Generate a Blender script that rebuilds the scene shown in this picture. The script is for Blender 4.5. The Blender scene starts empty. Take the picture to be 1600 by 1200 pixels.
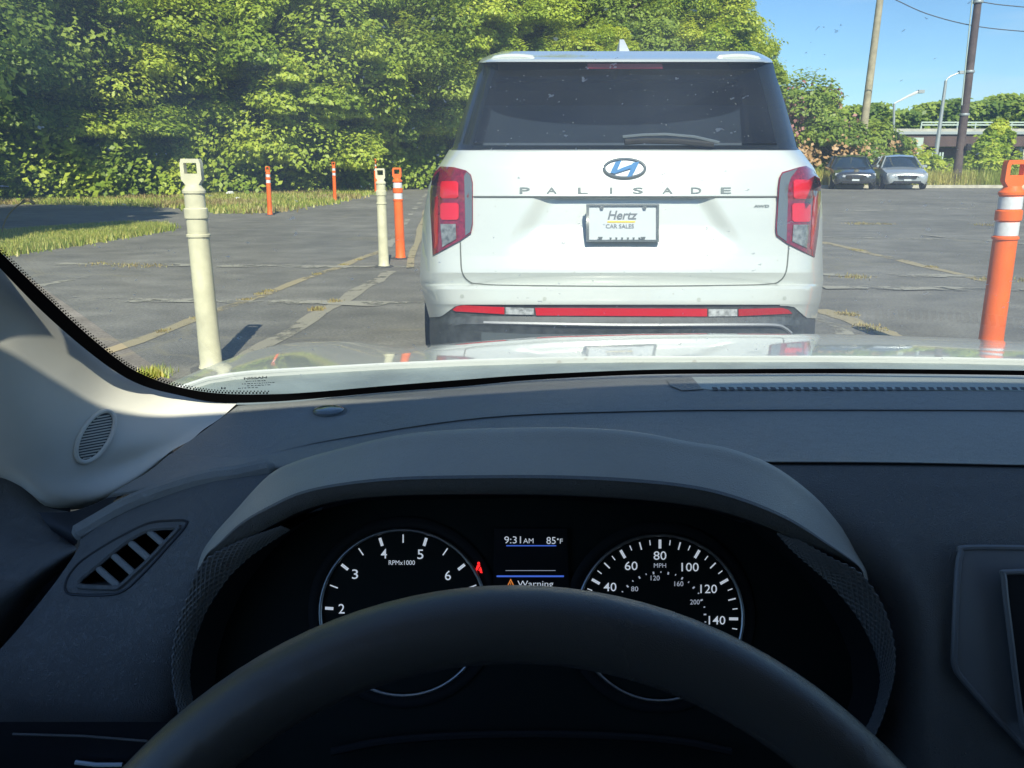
import bpy, bmesh, math, random
import numpy as np
from mathutils import Vector, Matrix
from mathutils.bvhtree import BVHTree
R_ = math.radians
random.seed(7); rng = np.random.default_rng(7)
sc = bpy.context.scene
# ------------------------------------------------------------------ camera
FPX, PITCH, CAMZ = 1250.0, 15.6, 1.22
cam_d = bpy.data.cameras.new('camera'); cam = bpy.data.objects.new('camera', cam_d)
sc.collection.objects.link(cam); sc.camera = cam
cam_d.sensor_width = 36.0; cam_d.lens = 36.0 * FPX / 1600.0
cam_d.clip_start = 0.02; cam_d.clip_end = 3000
cam.location = (0, 0, CAMZ); cam.rotation_euler = (R_(90 - PITCH), 0, 0)
# ------------------------------------------------------------------ sky and sun
SUN_EL, SUN_AZ = 42.0, 173.0
w = bpy.data.worlds.new('World'); sc.world = w; w.use_nodes = True
nt = w.node_tree; nt.nodes.clear()
bgn = nt.nodes.new('ShaderNodeBackground'); won = nt.nodes.new('ShaderNodeOutputWorld')
sky = nt.nodes.new('ShaderNodeTexSky'); sky.sky_type = 'NISHITA'; sky.sun_disc = False
sky.sun_elevation = R_(SUN_EL); sky.sun_rotation = R_(SUN_AZ)
sky.air_density = 1.1; sky.dust_density = 0.15; sky.ozone_density = 3.0
bgn.inputs['Strength'].default_value = 0.115
# a few thin cirrus streaks mixed into the sky
tcn = nt.nodes.new('ShaderNodeTexCoord'); mpn = nt.nodes.new('ShaderNodeMapping')
mpn.inputs['Scale'].default_value = (2.2, 2.2, 15.0)
nzn = nt.nodes.new('ShaderNodeTexNoise'); nzn.inputs['Scale'].default_value = 1.7; nzn.inputs['Detail'].default_value = 6
crn = nt.nodes.new('ShaderNodeMapRange'); crn.inputs['From Min'].default_value = 0.52; crn.inputs['From Max'].default_value = 0.85
crn.inputs['To Max'].default_value = 0.6
mxn = nt.nodes.new('ShaderNodeMixRGB'); mxn.inputs[2].default_value = (4.2, 5.0, 6.2, 1)
L = nt.links.new
L(tcn.outputs['Generated'], mpn.inputs[0]); L(mpn.outputs[0], nzn.inputs['Vector']); L(nzn.outputs[0], crn.inputs['Value'])
tnt = nt.nodes.new('ShaderNodeMixRGB'); tnt.blend_type = 'MULTIPLY'; tnt.inputs[0].default_value = 1; tnt.inputs[2].default_value = (0.50, 0.655, 0.83, 1)
L(sky.outputs[0], tnt.inputs[1]); L(crn.outputs[0], mxn.inputs[0]); L(tnt.outputs[0], mxn.inputs[1]); L(mxn.outputs[0], bgn.inputs['Color']); L(bgn.outputs[0], won.inputs[0])
sl = bpy.data.lights.new('sun', 'SUN'); sl.energy = 4.2; sl.angle = R_(0.53); sl.color = (1.0, 0.93, 0.79)
so = bpy.data.objects.new('sun', sl); sc.collection.objects.link(so)
a, e = R_(SUN_AZ), R_(SUN_EL)
to_sun = Vector((math.sin(a) * math.cos(e), math.cos(a) * math.cos(e), math.sin(e)))
so.rotation_euler = to_sun.to_track_quat('Z', 'Y').to_euler(); so.location = (0, -20, 30)
sc.view_settings.view_transform = 'Standard'; sc.view_settings.look = 'None'
sc.view_settings.exposure = 0.95; sc.view_settings.gamma = 1.0; sc.view_settings.use_curve_mapping = False
sc.cycles.max_bounces = 10; sc.cycles.diffuse_bounces = 5; sc.cycles.glossy_bounces = 4
sc.cycles.transparent_max_bounces = 16; sc.cycles.use_denoising = True
sc.cycles.sample_clamp_indirect = 6.0

# ------------------------------------------------------------------ helpers
CF = Vector((0, math.cos(R_(PITCH)), -math.sin(R_(PITCH)))); CU = Vector((0, math.sin(R_(PITCH)), math.cos(R_(PITCH))))
CAM = Vector((0, 0, CAMZ))
def ray(px, py): return CF + Vector((1, 0, 0)) * ((px - 800) / FPX) + CU * ((600 - py) / FPX)
def at(px, py, Y):
    d = ray(px, py); return CAM + d * (Y / d.y)
def G(px, py, z=0.0):
    d = ray(px, py); return CAM + d * ((z - CAMZ) / d.z)
K = 0.78
def I(px, py, Y): return at(px, py, Y * K)
def lerp(a, b, t): return a + (b - a) * t
def tab(T, x):
    xs = [t[0] for t in T]
    return float(np.interp(x, xs, [t[1] for t in T]))
def root_loc(p):
    v = Vector((0, 0, 0))
    while p is not None: v = v + p.location; p = p.parent
    return v
def link(o): sc.collection.objects.link(o)
def empty(name, label, cat, loc=(0, 0, 0), group=None):
    o = bpy.data.objects.new(name, None); link(o); o.location = loc; o.empty_display_size = 0.2
    return tag(o, label, cat, group)
def tag(o, label=None, cat=None, group=None, kind=None):
    if label: o['label'] = label
    if cat: o['category'] = cat
    if group: o['group'] = group
    if kind: o['kind'] = kind
    return o
def mesh(name, V, F, m, parent=None, smooth=True, sharp=None, loc=None):
    me = bpy.data.meshes.new(name)
    off = root_loc(parent) if parent is not None else Vector(loc or (0, 0, 0))
    V = np.array([tuple(v) for v in V], dtype=float) - np.array(tuple(off))
    me.from_pydata([tuple(v) for v in V], [], [tuple(f) for f in F])
    me.materials.append(m); me.validate()
    if smooth:
        me.polygons.foreach_set('use_smooth', [True] * len(me.polygons))
        if sharp: me.set_sharp_from_angle(angle=R_(sharp))
    o = bpy.data.objects.new(name, me); link(o)
    if parent is not None: o.parent = parent
    elif loc is not None: o.location = loc
    return o
class MB:
    def __init__(s): s.V = []; s.F = []
    def add(s, V, F):
        n = len(s.V); s.V += [Vector(v) for v in V]; s.F += [tuple(i + n for i in f) for f in F]; return s
    def box(s, lo, hi, M=None):
        x0, y0, z0 = lo; x1, y1, z1 = hi
        V = [Vector(p) for p in ((x0,y0,z0),(x1,y0,z0),(x1,y1,z0),(x0,y1,z0),(x0,y0,z1),(x1,y0,z1),(x1,y1,z1),(x0,y1,z1))]
        if M is not None: V = [M @ v for v in V]
        return s.add(V, [(0,3,2,1),(4,5,6,7),(0,1,5,4),(1,2,6,5),(2,3,7,6),(3,0,4,7)])
    def tube(s, pts, r, n=8, caps=True, closed=False):
        pts = [Vector(p) for p in pts]; m = len(pts)
        rr = r if hasattr(r, '__len__') else [r] * m
        V = []; prev = None
        for i, p in enumerate(pts):
            if closed: t = (pts[(i + 1) % m] - pts[i - 1]).normalized()
            else: t = (pts[min(i + 1, m - 1)] - pts[max(i - 1, 0)]).normalized()
            if prev is None: u = t.orthogonal().normalized()
            else: u = (prev - t * prev.dot(t)).normalized()
            prev = u; v = t.cross(u)
            for k in range(n):
                an = 2 * math.pi * k / n
                V.append(p + (u * math.cos(an) + v * math.sin(an)) * rr[i])
        F = []
        for i in range(m if closed else m - 1):
            for k in range(n):
                j = (i + 1) % m
                F.append((i*n+k, i*n+(k+1)%n, j*n+(k+1)%n, j*n+k))
        if caps and not closed:
            F.append(tuple(range(n))[::-1]); F.append(tuple((m-1)*n+k for k in range(n)))
        return s.add(V, F)
    def lathe(s, prof, n=24, M=None):
        V = []; F = []
        for (r, z) in prof:
            for k in range(n):
                an = 2*math.pi*k/n; V.append(Vector((r*math.cos(an), r*math.sin(an), z)))
        if M is not None: V = [M @ v for v in V]
        for i in range(len(prof)-1):
            for k in range(n): F.append((i*n+k, i*n+(k+1)%n, (i+1)*n+(k+1)%n, (i+1)*n+k))
        F.append(tuple(range(n))[::-1]); F.append(tuple((len(prof)-1)*n+k for k in range(n)))
        return s.add(V, F)
    def grid(s, P, flip=False):
        r, c = len(P), len(P[0]); V = [p for row in P for p in row]
        F = []
        for i in range(r-1):
            for j in range(c-1):
                f = (i*c+j, i*c+j+1, (i+1)*c+j+1, (i+1)*c+j)
                F.append(f[::-1] if flip else f)
        return s.add(V, F)
    def build(s, name, m, parent=None, smooth=True, sharp=35, loc=None):
        return mesh(name, s.V, s.F, m, parent, smooth, sharp, loc)
def cr1(P, n):
    """Catmull-Rom through rows of an array (k, ...), n steps per span"""
    P = np.asarray(P, float); k = len(P)
    Q = np.concatenate([[2*P[0]-P[1]], P, [2*P[-1]-P[-2]]])
    out = []
    for i in range(k-1):
        p0, p1, p2, p3 = Q[i], Q[i+1], Q[i+2], Q[i+3]
        for j in range(n):
            t = j/n
            out.append(0.5*((2*p1)+(-p0+p2)*t+(2*p0-5*p1+4*p2-p3)*t*t+(-p0+3*p1-3*p2+p3)*t**3))
    out.append(P[-1]); return np.array(out)
def cgrid(rows, n=5, m=5):
    A = np.array([[tuple(p) for p in r] for r in rows], float)
    A = cr1(A, n); A = np.swapaxes(cr1(np.swapaxes(A, 0, 1), m), 0, 1)
    return [[Vector(p) for p in r] for r in A]
def curve(pts, n=6): return [Vector(p) for p in cr1([tuple(p) for p in pts], n)]
def path2(pts, n=5): return [tuple(p) for p in cr1(pts, n)]

# ------------------------------------------------------------------ materials
def mat(name, col, rough=0.6, metal=0.0, var=0.0, vscale=5.0, bump=0.0, bscale=50.0, coat=0.0, spec=0.5, emis=None, estr=1.0, sss=None):
    m = bpy.data.materials.new(name); m.use_nodes = True; N = m.node_tree.nodes; Lk = m.node_tree.links.new
    b = N['Principled BSDF']; b.inputs['Base Color'].default_value = (*col, 1); b.inputs['Roughness'].default_value = rough
    b.inputs['Metallic'].default_value = metal; b.inputs['Specular IOR Level'].default_value = spec
    if coat: b.inputs['Coat Weight'].default_value = coat; b.inputs['Coat Roughness'].default_value = 0.04
    if emis: b.inputs['Emission Color'].default_value = (*emis, 1); b.inputs['Emission Strength'].default_value = estr
    tc = N.new('ShaderNodeTexCoord')
    if var > 0:
        nz = N.new('ShaderNodeTexNoise'); nz.inputs['Scale'].default_value = vscale; nz.inputs['Detail'].default_value = 6
        Lk(tc.outputs['Object'], nz.inputs['Vector'])
        mr = N.new('ShaderNodeMapRange'); mr.inputs['From Min'].default_value = 0.3; mr.inputs['From Max'].default_value = 0.7
        mr.inputs['To Min'].default_value = 1 - var; mr.inputs['To Max'].default_value = 1 + var
        Lk(nz.outputs['Fac'], mr.inputs['Value'])
        mx = N.new('ShaderNodeVectorMath'); mx.operation = 'SCALE'; mx.inputs[0].default_value = col
        Lk(mr.outputs[0], mx.inputs['Scale']); Lk(mx.outputs[0], b.inputs['Base Color'])
        rr = N.new('ShaderNodeMapRange'); rr.inputs['To Min'].default_value = max(0, rough - .08); rr.inputs['To Max'].default_value = min(1, rough + .08)
        Lk(nz.outputs['Fac'], rr.inputs['Value']); Lk(rr.outputs[0], b.inputs['Roughness'])
    if bump > 0:
        nb = N.new('ShaderNodeTexNoise'); nb.inputs['Scale'].default_value = bscale; nb.inputs['Detail'].default_value = 3
        Lk(tc.outputs['Object'], nb.inputs['Vector'])
        bp = N.new('ShaderNodeBump'); bp.inputs['Strength'].default_value = bump; bp.inputs['Distance'].default_value = 0.002
        Lk(nb.outputs['Fac'], bp.inputs['Height']); Lk(bp.outputs[0], b.inputs['Normal'])
    return m
def plastic(name, col, rough, leather=0.35, scale=420, spec=0.5):
    """grained soft-touch plastic: voronoi leather grain in the relief"""
    m = mat(name, col, rough, var=0.10, vscale=7, spec=spec); N = m.node_tree.nodes; Lk = m.node_tree.links.new; b = N['Principled BSDF']
    tc = N.new('ShaderNodeTexCoord'); v = N.new('ShaderNodeTexVoronoi'); v.feature = 'DISTANCE_TO_EDGE'; v.inputs['Scale'].default_value = scale
    nz = N.new('ShaderNodeTexNoise'); nz.inputs['Scale'].default_value = 90
    mx = N.new('ShaderNodeMixRGB'); mx.inputs[0].default_value = 0.03
    Lk(tc.outputs['Object'], mx.inputs[1]); Lk(tc.outputs['Object'], nz.inputs['Vector']); Lk(nz.outputs['Color'], mx.inputs[2])
    Lk(mx.outputs[0], v.inputs['Vector'])
    bp = N.new('ShaderNodeBump'); bp.inputs['Strength'].default_value = leather; bp.inputs['Distance'].default_value = 0.002
    Lk(v.outputs['Distance'], bp.inputs['Height']); Lk(bp.outputs[0], b.inputs['Normal']); return m
M = {}
M['dash'] = plastic('dash_plastic', (0.245, 0.248, 0.235), 0.5, .60, 600)
M['dash_low'] = plastic('dash_lower_plastic', (0.128, 0.130, 0.126), 0.50, .60, 600)
M['hoodpl'] = plastic('binnacle_plastic', (0.38, 0.36, 0.305), 0.38, 0.38, 600)  # paler and warmer than the dash: sun glare put into the colour
M['trim'] = plastic('pillar_trim', (0.68, 0.655, 0.58), 0.75, 0.06, 900)
M['black'] = mat('black_plastic', (0.012, 0.014, 0.018), 0.5, bump=.1, bscale=300)
M['deep'] = mat('cluster_black', (0.014, 0.016, 0.018), 0.6, spec=.15)
M['face'] = mat('gauge_face', (0.010, 0.014, 0.014), 0.6, spec=.1)
M['leather'] = plastic('wheel_leather', (0.070, 0.073, 0.076), 0.28, 0.14, 1300)
M['frit'] = mat('frit', (0.002, 0.002, 0.0025), 0.9, spec=.02)
M['chrome'] = mat('chrome', (0.55, 0.58, 0.6), 0.12, 1.0)
M['satin'] = mat('satin_ring', (0.45, 0.48, 0.5), 0.35, 1.0)
M['grille'] = mat('defrost_grille', (0.46, 0.50, 0.46), 0.8, bump=.6, bscale=600)
M['mesh'] = mat('speaker_mesh', (0.035, 0.045, 0.055), 0.5)
M['headliner'] = mat('headliner', (0.62, 0.60, 0.55), 0.9)
M['cowl'] = mat('cowl', (0.20, 0.24, 0.23), 0.6, var=.25, vscale=14, bump=.3, bscale=120)  # a black tray; the grey puts the dash reflection in the glass into its colour
M['ink'] = mat('gauge_ink', (0.8, 0.85, 0.9), 0.5, emis=(0.75, 0.82, 0.9), estr=0.26)
M['ink2'] = mat('gauge_ink_dim', (0.6, 0.65, 0.7), 0.5, emis=(0.65, 0.72, 0.85), estr=0.2)
M['inkblue'] = mat('screen_blue', (0.05, 0.1, 0.4), 0.5, emis=(0.05, 0.12, 0.55), estr=0.5)
M['inkred'] = mat('lamp_red', (0.7, 0.02, 0.02), 0.5, emis=(0.9, 0.02, 0.02), estr=0.8)
M['inkamber'] = mat('lamp_amber', (0.6, 0.2, 0.05), 0.5, emis=(0.8, 0.25, 0.05), estr=0.4)
M['redlens'] = mat('red_lens', (0.42, 0.004, 0.014), 0.15, coat=1)
M['redlens2'] = mat('dark_red_lens', (0.17, 0.008, 0.022), 0.12, var=.4, vscale=60, coat=1)
M['redmid'] = mat('brake_light_red', (0.16, 0.008, 0.02), 0.3)
M['redglow'] = mat('red_reflector', (0.60, 0.006, 0.018), 0.25, coat=1, bump=.8, bscale=250)
M['clearlens'] = mat('clear_lens', (0.42, 0.44, 0.45), 0.1, var=.5, vscale=55, coat=1)
M['greypanel'] = mat('grey_lamp_panel', (0.10, 0.12, 0.13), 0.25, coat=1)
M['clad'] = mat('dark_cladding', (0.055, 0.062, 0.065), 0.55, var=.35, vscale=30, bump=.4, bscale=200)
M['silver'] = mat('silver_trim', (0.26, 0.27, 0.28), 0.5, 0.3)
M['badge'] = mat('badge_grey', (0.12, 0.15, 0.155), 0.6, 0.0)
M['revlens'] = mat('reversing_lens', (0.16, 0.17, 0.165), 0.2, var=.6, vscale=40, coat=1)
M['sensor'] = mat('sensor_disc', (0.36, 0.385, 0.35), 0.5)
M['seam'] = mat('panel_gap', (0.10, 0.11, 0.10), 0.7)
M['rubber'] = mat('rubber', (0.02, 0.02, 0.021), 0.8, var=.3, vscale=20, bump=.3, bscale=80)
M['rubberbase'] = mat('rubber_base', (0.05, 0.05, 0.05), 0.85, var=.3, vscale=20)
M['alloy'] = mat('alloy', (0.45, 0.46, 0.48), 0.3, 0.9)
M['plate'] = mat('plate_white', (0.55, 0.59, 0.61), 0.4)
M['platetxt'] = mat('plate_grey_text', (0.16, 0.18, 0.20), 0.5)
M['gold'] = mat('plate_yellow', (0.75, 0.55, 0.08), 0.5)
M['cream'] = mat('faded_cream_plastic', (0.60, 0.565, 0.38), 0.55, var=.16, vscale=9, bump=.2, bscale=60)
M['orange'] = mat('orange_plastic', (0.82, 0.135, 0.008), 0.5, var=.14, vscale=5, bump=.15, bscale=50)
M['refl'] = mat('reflective_band', (0.66, 0.67, 0.68), 0.4, var=.08, vscale=40)
M['bark'] = mat('bark', (0.16, 0.12, 0.09), 0.9, var=.4, vscale=12, bump=1, bscale=30)
M['polewood'] = mat('pole_wood_pale', (0.36, 0.32, 0.22), 0.85, var=.25, vscale=3, bump=.6, bscale=40)
M['poledark'] = mat('pole_wood_dark', (0.10, 0.075, 0.07), 0.85, var=.3, vscale=3, bump=.6, bscale=40)
M['steel'] = mat('galvanised', (0.42, 0.45, 0.45), 0.5, 0.5)
M['wire'] = mat('wire', (0.08, 0.09, 0.1), 0.6)
M['concrete'] = mat('concrete', (0.40, 0.39, 0.33), 0.85, var=.2, vscale=1.2, bump=.3, bscale=10)
M['girder'] = mat('rust_girder', (0.10, 0.065, 0.058), 0.7, var=.25, vscale=.8)
M['kerb'] = mat('kerb_concrete', (0.46, 0.43, 0.34), 0.85, var=.2, vscale=3)
M['palerail'] = mat('pale_rail', (0.42, 0.50, 0.44), 0.6)
def white_paint(name='white_paint', col=(0.50, 0.53, 0.505)):
    m = mat(name, col, 0.28, coat=1.0); N = m.node_tree.nodes; Lk = m.node_tree.links.new; b = N['Principled BSDF']
    tc = N.new('ShaderNodeTexCoord'); v = N.new('ShaderNodeTexVoronoi'); v.inputs['Scale'].default_value = 26; v.inputs['Randomness'].default_value = 1
    nz = N.new('ShaderNodeTexNoise'); nz.inputs['Scale'].default_value = 3; nz.inputs['Detail'].default_value = 5
    Lk(tc.outputs['Object'], v.inputs['Vector']); Lk(tc.outputs['Object'], nz.inputs['Vector'])
    th = N.new('ShaderNodeMapRange'); th.inputs['From Min'].default_value = 0.07; th.inputs['From Max'].default_value = 0.11
    th.inputs['To Min'].default_value = 0.55; th.inputs['To Max'].default_value = 0.0
    Lk(v.outputs['Distance'], th.inputs['Value'])
    mul = N.new('ShaderNodeMath'); mul.operation = 'MULTIPLY'; gt = N.new('ShaderNodeMath'); gt.operation = 'GREATER_THAN'; gt.inputs[1].default_value = 0.55
    sep = N.new('ShaderNodeSeparateColor'); Lk(v.outputs['Color'], sep.inputs[0]); Lk(sep.outputs[0], gt.inputs[0])
    Lk(th.outputs[0], mul.inputs[0]); Lk(gt.outputs[0], mul.inputs[1])
    mx = N.new('ShaderNodeMixRGB'); mx.inputs[1].default_value = (*col, 1); mx.inputs[2].default_value = (0.33, 0.30, 0.25, 1); Lk(mul.outputs[0], mx.inputs[0])
    mx2 = N.new('ShaderNodeMixRGB'); mx2.blend_type = 'MULTIPLY'; mx2.inputs[0].default_value = 1
    mr = N.new('ShaderNodeMapRange'); mr.inputs['To Min'].default_value = 0.92; mr.inputs['To Max'].default_value = 1.04; Lk(nz.outputs[0], mr.inputs['Value'])
    Lk(mx.outputs[0], mx2.inputs[1]); Lk(mr.outputs[0], mx2.inputs[2]); Lk(mx2.outputs[0], b.inputs['Base Color'])
    return m
M['white'] = white_paint()
M['hoodwhite'] = white_paint('own_white_paint', (0.54, 0.565, 0.54))
def glass(name, tint, gloss=0.06, dirt=0.0, dscale=60, film=0.0, refl=True):
    m = bpy.data.materials.new(name); m.use_nodes = True; N = m.node_tree.nodes; Lk = m.node_tree.links.new
    N.remove(N['Principled BSDF']); out = N['Material Output']
    tr = N.new('ShaderNodeBsdfTransparent'); tr.inputs[0].default_value = (*tint, 1)
    gl = N.new('ShaderNodeBsdfGlossy'); gl.inputs['Roughness'].default_value = 0.02; gl.inputs[0].default_value = (1, 1, 1, 1)
    fr = N.new('ShaderNodeFresnel'); fr.inputs['IOR'].default_value = 1.45
    mul = N.new('ShaderNodeMath'); mul.operation = 'MULTIPLY'; mul.inputs[1].default_value = gloss; Lk(fr.outputs[0], mul.inputs[0])
    mx = N.new('ShaderNodeMixShader'); Lk(mul.outputs[0], mx.inputs[0]); Lk(tr.outputs[0], mx.inputs[1]); Lk(gl.outputs[0], mx.inputs[2])
    last = mx.outputs[0]
    if dirt > 0 or film > 0:
        tc = N.new('ShaderNodeTexCoord'); v = N.new('ShaderNodeTexVoronoi'); v.inputs['Scale'].default_value = dscale
        nz0 = N.new('ShaderNodeTexNoise'); nz0.inputs['Scale'].default_value = dscale * 1.5; ad = N.new('ShaderNodeMixRGB'); ad.inputs[0].default_value = 0.012
        Lk(tc.outputs['Object'], nz0.inputs['Vector']); Lk(tc.outputs['Object'], ad.inputs[1]); Lk(nz0.outputs['Color'], ad.inputs[2]); Lk(ad.outputs[0], v.inputs['Vector'])
        sep = N.new('ShaderNodeSeparateColor'); Lk(v.outputs['Color'], sep.inputs[0])
        rad = N.new('ShaderNodeMapRange'); rad.inputs['From Min'].default_value = 0.45; rad.inputs['To Max'].default_value = 0.16; Lk(sep.outputs[0], rad.inputs['Value'])
        lt = N.new('ShaderNodeMath'); lt.operation = 'LESS_THAN'; Lk(v.outputs['Distance'], lt.inputs[0]); Lk(rad.outputs[0], lt.inputs[1])
        nz = N.new('ShaderNodeTexNoise'); nz.inputs['Scale'].default_value = 5; nz.inputs['Detail'].default_value = 8; Lk(tc.outputs['Object'], nz.inputs['Vector'])
        f2 = N.new('ShaderNodeMapRange'); f2.inputs['From Min'].default_value = 0.3; f2.inputs['From Max'].default_value = 0.75
        f2.inputs['To Min'].default_value = film * 0.4; f2.inputs['To Max'].default_value = film * 1.6; Lk(nz.outputs[0], f2.inputs['Value'])
        ml = N.new('ShaderNodeMath'); ml.operation = 'MULTIPLY'; ml.inputs[1].default_value = dirt; Lk(lt.outputs[0], ml.inputs[0])
        sm = N.new('ShaderNodeMath'); sm.operation = 'ADD'; sm.use_clamp = True; Lk(ml.outputs[0], sm.inputs[0]); Lk(f2.outputs[0], sm.inputs[1])
        df = N.new('ShaderNodeBsdfDiffuse'); df.inputs[0].default_value = (0.75, 0.77, 0.74, 1)
        tl = N.new('ShaderNodeBsdfTranslucent'); tl.inputs[0].default_value = (0.75, 0.77, 0.74, 1)
        dm = N.new('ShaderNodeMixShader'); dm.inputs[0].default_value = 0.8; Lk(df.outputs[0], dm.inputs[1]); Lk(tl.outputs[0], dm.inputs[2])
        m2 = N.new('ShaderNodeMixShader'); Lk(sm.outputs[0], m2.inputs[0]); Lk(last, m2.inputs[1]); Lk(dm.outputs[0], m2.inputs[2]); last = m2.outputs[0]
    Lk(last, out.inputs[0]); return m
M['windshield'] = glass('windshield_glass', (0.90, 0.945, 0.905), 0.9, dirt=0.36, dscale=110, film=0.18)
M['privacy'] = glass('privacy_glass', (0.24, 0.27, 0.30), 0.9, dirt=0.55, dscale=52, film=0.03)
M['clearcover'] = glass('gauge_cover', (0.95, 0.96, 0.96), 0.25)
M['carglass'] = mat('parked_car_glass', (0.02, 0.035, 0.05), 0.05, spec=1)
M['backfrit'] = mat('rear_glass_border', (0.008, 0.011, 0.014), 0.12, spec=.25)
def leafmat(name, c1, c2, c3, trans=0.4):
    m = bpy.data.materials.new(name); m.use_nodes = True; N = m.node_tree.nodes; Lk = m.node_tree.links.new
    b = N['Principled BSDF']; out = N['Material Output']
    at_ = N.new('ShaderNodeAttribute'); at_.attribute_name = 'tint'
    rp = N.new('ShaderNodeValToRGB'); e_ = rp.color_ramp.elements
    e_[0].position = 0.1; e_[0].color = (*c1, 1); e_[1].position = 0.9; e_[1].color = (*c3, 1)
    x = e_.new(0.5); x.color = (*c2, 1)
    Lk(at_.outputs['Fac'], rp.inputs[0]); Lk(rp.outputs[0], b.inputs['Base Color']); b.inputs['Roughness'].default_value = 0.45
    b.inputs['Specular IOR Level'].default_value = 0.35
    tl = N.new('ShaderNodeBsdfTranslucent'); sc_ = N.new('ShaderNodeMixRGB'); sc_.blend_type = 'MULTIPLY'; sc_.inputs[0].default_value = 1
    sc_.inputs[2].default_value = (1.5, 1.35, 0.5, 1); Lk(rp.outputs[0], sc_.inputs[1]); Lk(sc_.outputs[0], tl.inputs[0])
    mx = N.new('ShaderNodeMixShader'); mx.inputs[0].default_value = trans
    Lk(b.outputs[0], mx.inputs[1]); Lk(tl.outputs[0], mx.inputs[2]); Lk(mx.outputs[0], out.inputs[0]); return m
M['leafA'] = leafmat('leaf_mid', (0.18, 0.27, 0.03), (0.33, 0.43, 0.05), (0.52, 0.59, 0.09))
M['leafB'] = leafmat('leaf_bright', (0.22, 0.33, 0.035), (0.38, 0.49, 0.055), (0.60, 0.64, 0.11))
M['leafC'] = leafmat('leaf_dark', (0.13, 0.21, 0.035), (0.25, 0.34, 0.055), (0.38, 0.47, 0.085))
M['leafP'] = leafmat('leaf_pink_blossom', (0.22, 0.09, 0.08), (0.34, 0.15, 0.14), (0.42, 0.22, 0.19), 0.2)
M['leafO'] = leafmat('leaf_orange_blossom', (0.22, 0.14, 0.05), (0.40, 0.24, 0.10), (0.5, 0.32, 0.17), 0.2)
M['grassG'] = leafmat('grass_green', (0.20, 0.27, 0.04), (0.35, 0.40, 0.06), (0.52, 0.47, 0.15), 0.3)
M['grassD'] = leafmat('grass_dry', (0.26, 0.20, 0.08), (0.40, 0.31, 0.13), (0.36, 0.34, 0.11), 0.25)
def asphalt():
    m = bpy.data.materials.new('asphalt'); m.use_nodes = True; N = m.node_tree.nodes; Lk = m.node_tree.links.new
    b = N['Principled BSDF']; b.inputs['Roughness'].default_value = 0.85; b.inputs['Specular IOR Level'].default_value = .3
    geo = N.new('ShaderNodeNewGeometry'); pos = geo.outputs['Position']
    def nz(s, d=5, stretch=None):
        n = N.new('ShaderNodeTexNoise'); n.inputs['Scale'].default_value = s; n.inputs['Detail'].default_value = d
        if stretch:
            mp = N.new('ShaderNodeMapping'); mp.inputs['Scale'].default_value = stretch; Lk(pos, mp.inputs[0]); Lk(mp.outputs[0], n.inputs['Vector'])
        else: Lk(pos, n.inputs['Vector'])
        return n.outputs['Fac']
    def mr(x, a, b_, c, d):
        n = N.new('ShaderNodeMapRange'); n.inputs['From Min'].default_value = a; n.inputs['From Max'].default_value = b_
        n.inputs['To Min'].default_value = c; n.inputs['To Max'].default_value = d; Lk(x, n.inputs['Value']); return n.outputs[0]
    def mul(x, y):
        n = N.new('ShaderNodeMath'); n.operation = 'MULTIPLY'; Lk(x, n.inputs[0]); Lk(y, n.inputs[1]); return n.outputs[0]
    k = mul(mul(mr(nz(0.35), .3, .7, .78, 1.22), mr(nz(2.2, 6, (1.0, 1.3, 1)), .3, .7, .80, 1.22)), mr(nz(45, 3), .3, .7, .72, 1.28))
    k = mul(k, mr(nz(0.9, 8, (0.7, 1.5, 1)), .52, .72, 1.0, 1.22))
    sc_ = N.new('ShaderNodeVectorMath'); sc_.operation = 'SCALE'; sc_.inputs[0].default_value = (0.158, 0.151, 0.130); Lk(k, sc_.inputs['Scale'])
    # cracks
    vo = N.new('ShaderNodeTexVoronoi'); vo.feature = 'DISTANCE_TO_EDGE'; vo.inputs['Scale'].default_value = 0.42
    n2 = N.new('ShaderNodeTexNoise'); n2.inputs['Scale'].default_value = 1.4; n2.inputs['Detail'].default_value = 6; Lk(pos, n2.inputs['Vector'])
    mxv = N.new('ShaderNodeMixRGB'); mxv.inputs[0].default_value = 0.35; Lk(pos, mxv.inputs[1]); Lk(n2.outputs['Color'], mxv.inputs[2]); Lk(mxv.outputs[0], vo.inputs['Vector'])
    cf = mul(mr(vo.outputs['Distance'], 0.0, 0.012, .55, 0), mr(nz(0.6), .40, .55, 0, 1))
    mx = N.new('ShaderNodeMixRGB'); Lk(cf, mx.inputs[0]); Lk(sc_.outputs[0], mx.inputs[1]); mx.inputs[2].default_value = (0.22, 0.20, 0.14, 1)
    Lk(mx.outputs[0], b.inputs['Base Color'])
    bp = N.new('ShaderNodeBump'); bp.inputs['Strength'].default_value = 0.6; bp.inputs['Distance'].default_value = 0.006
    Lk(nz(140, 2), bp.inputs['Height']); Lk(bp.outputs[0], b.inputs['Normal']); return m
M['asphalt'] = asphalt()
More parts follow.
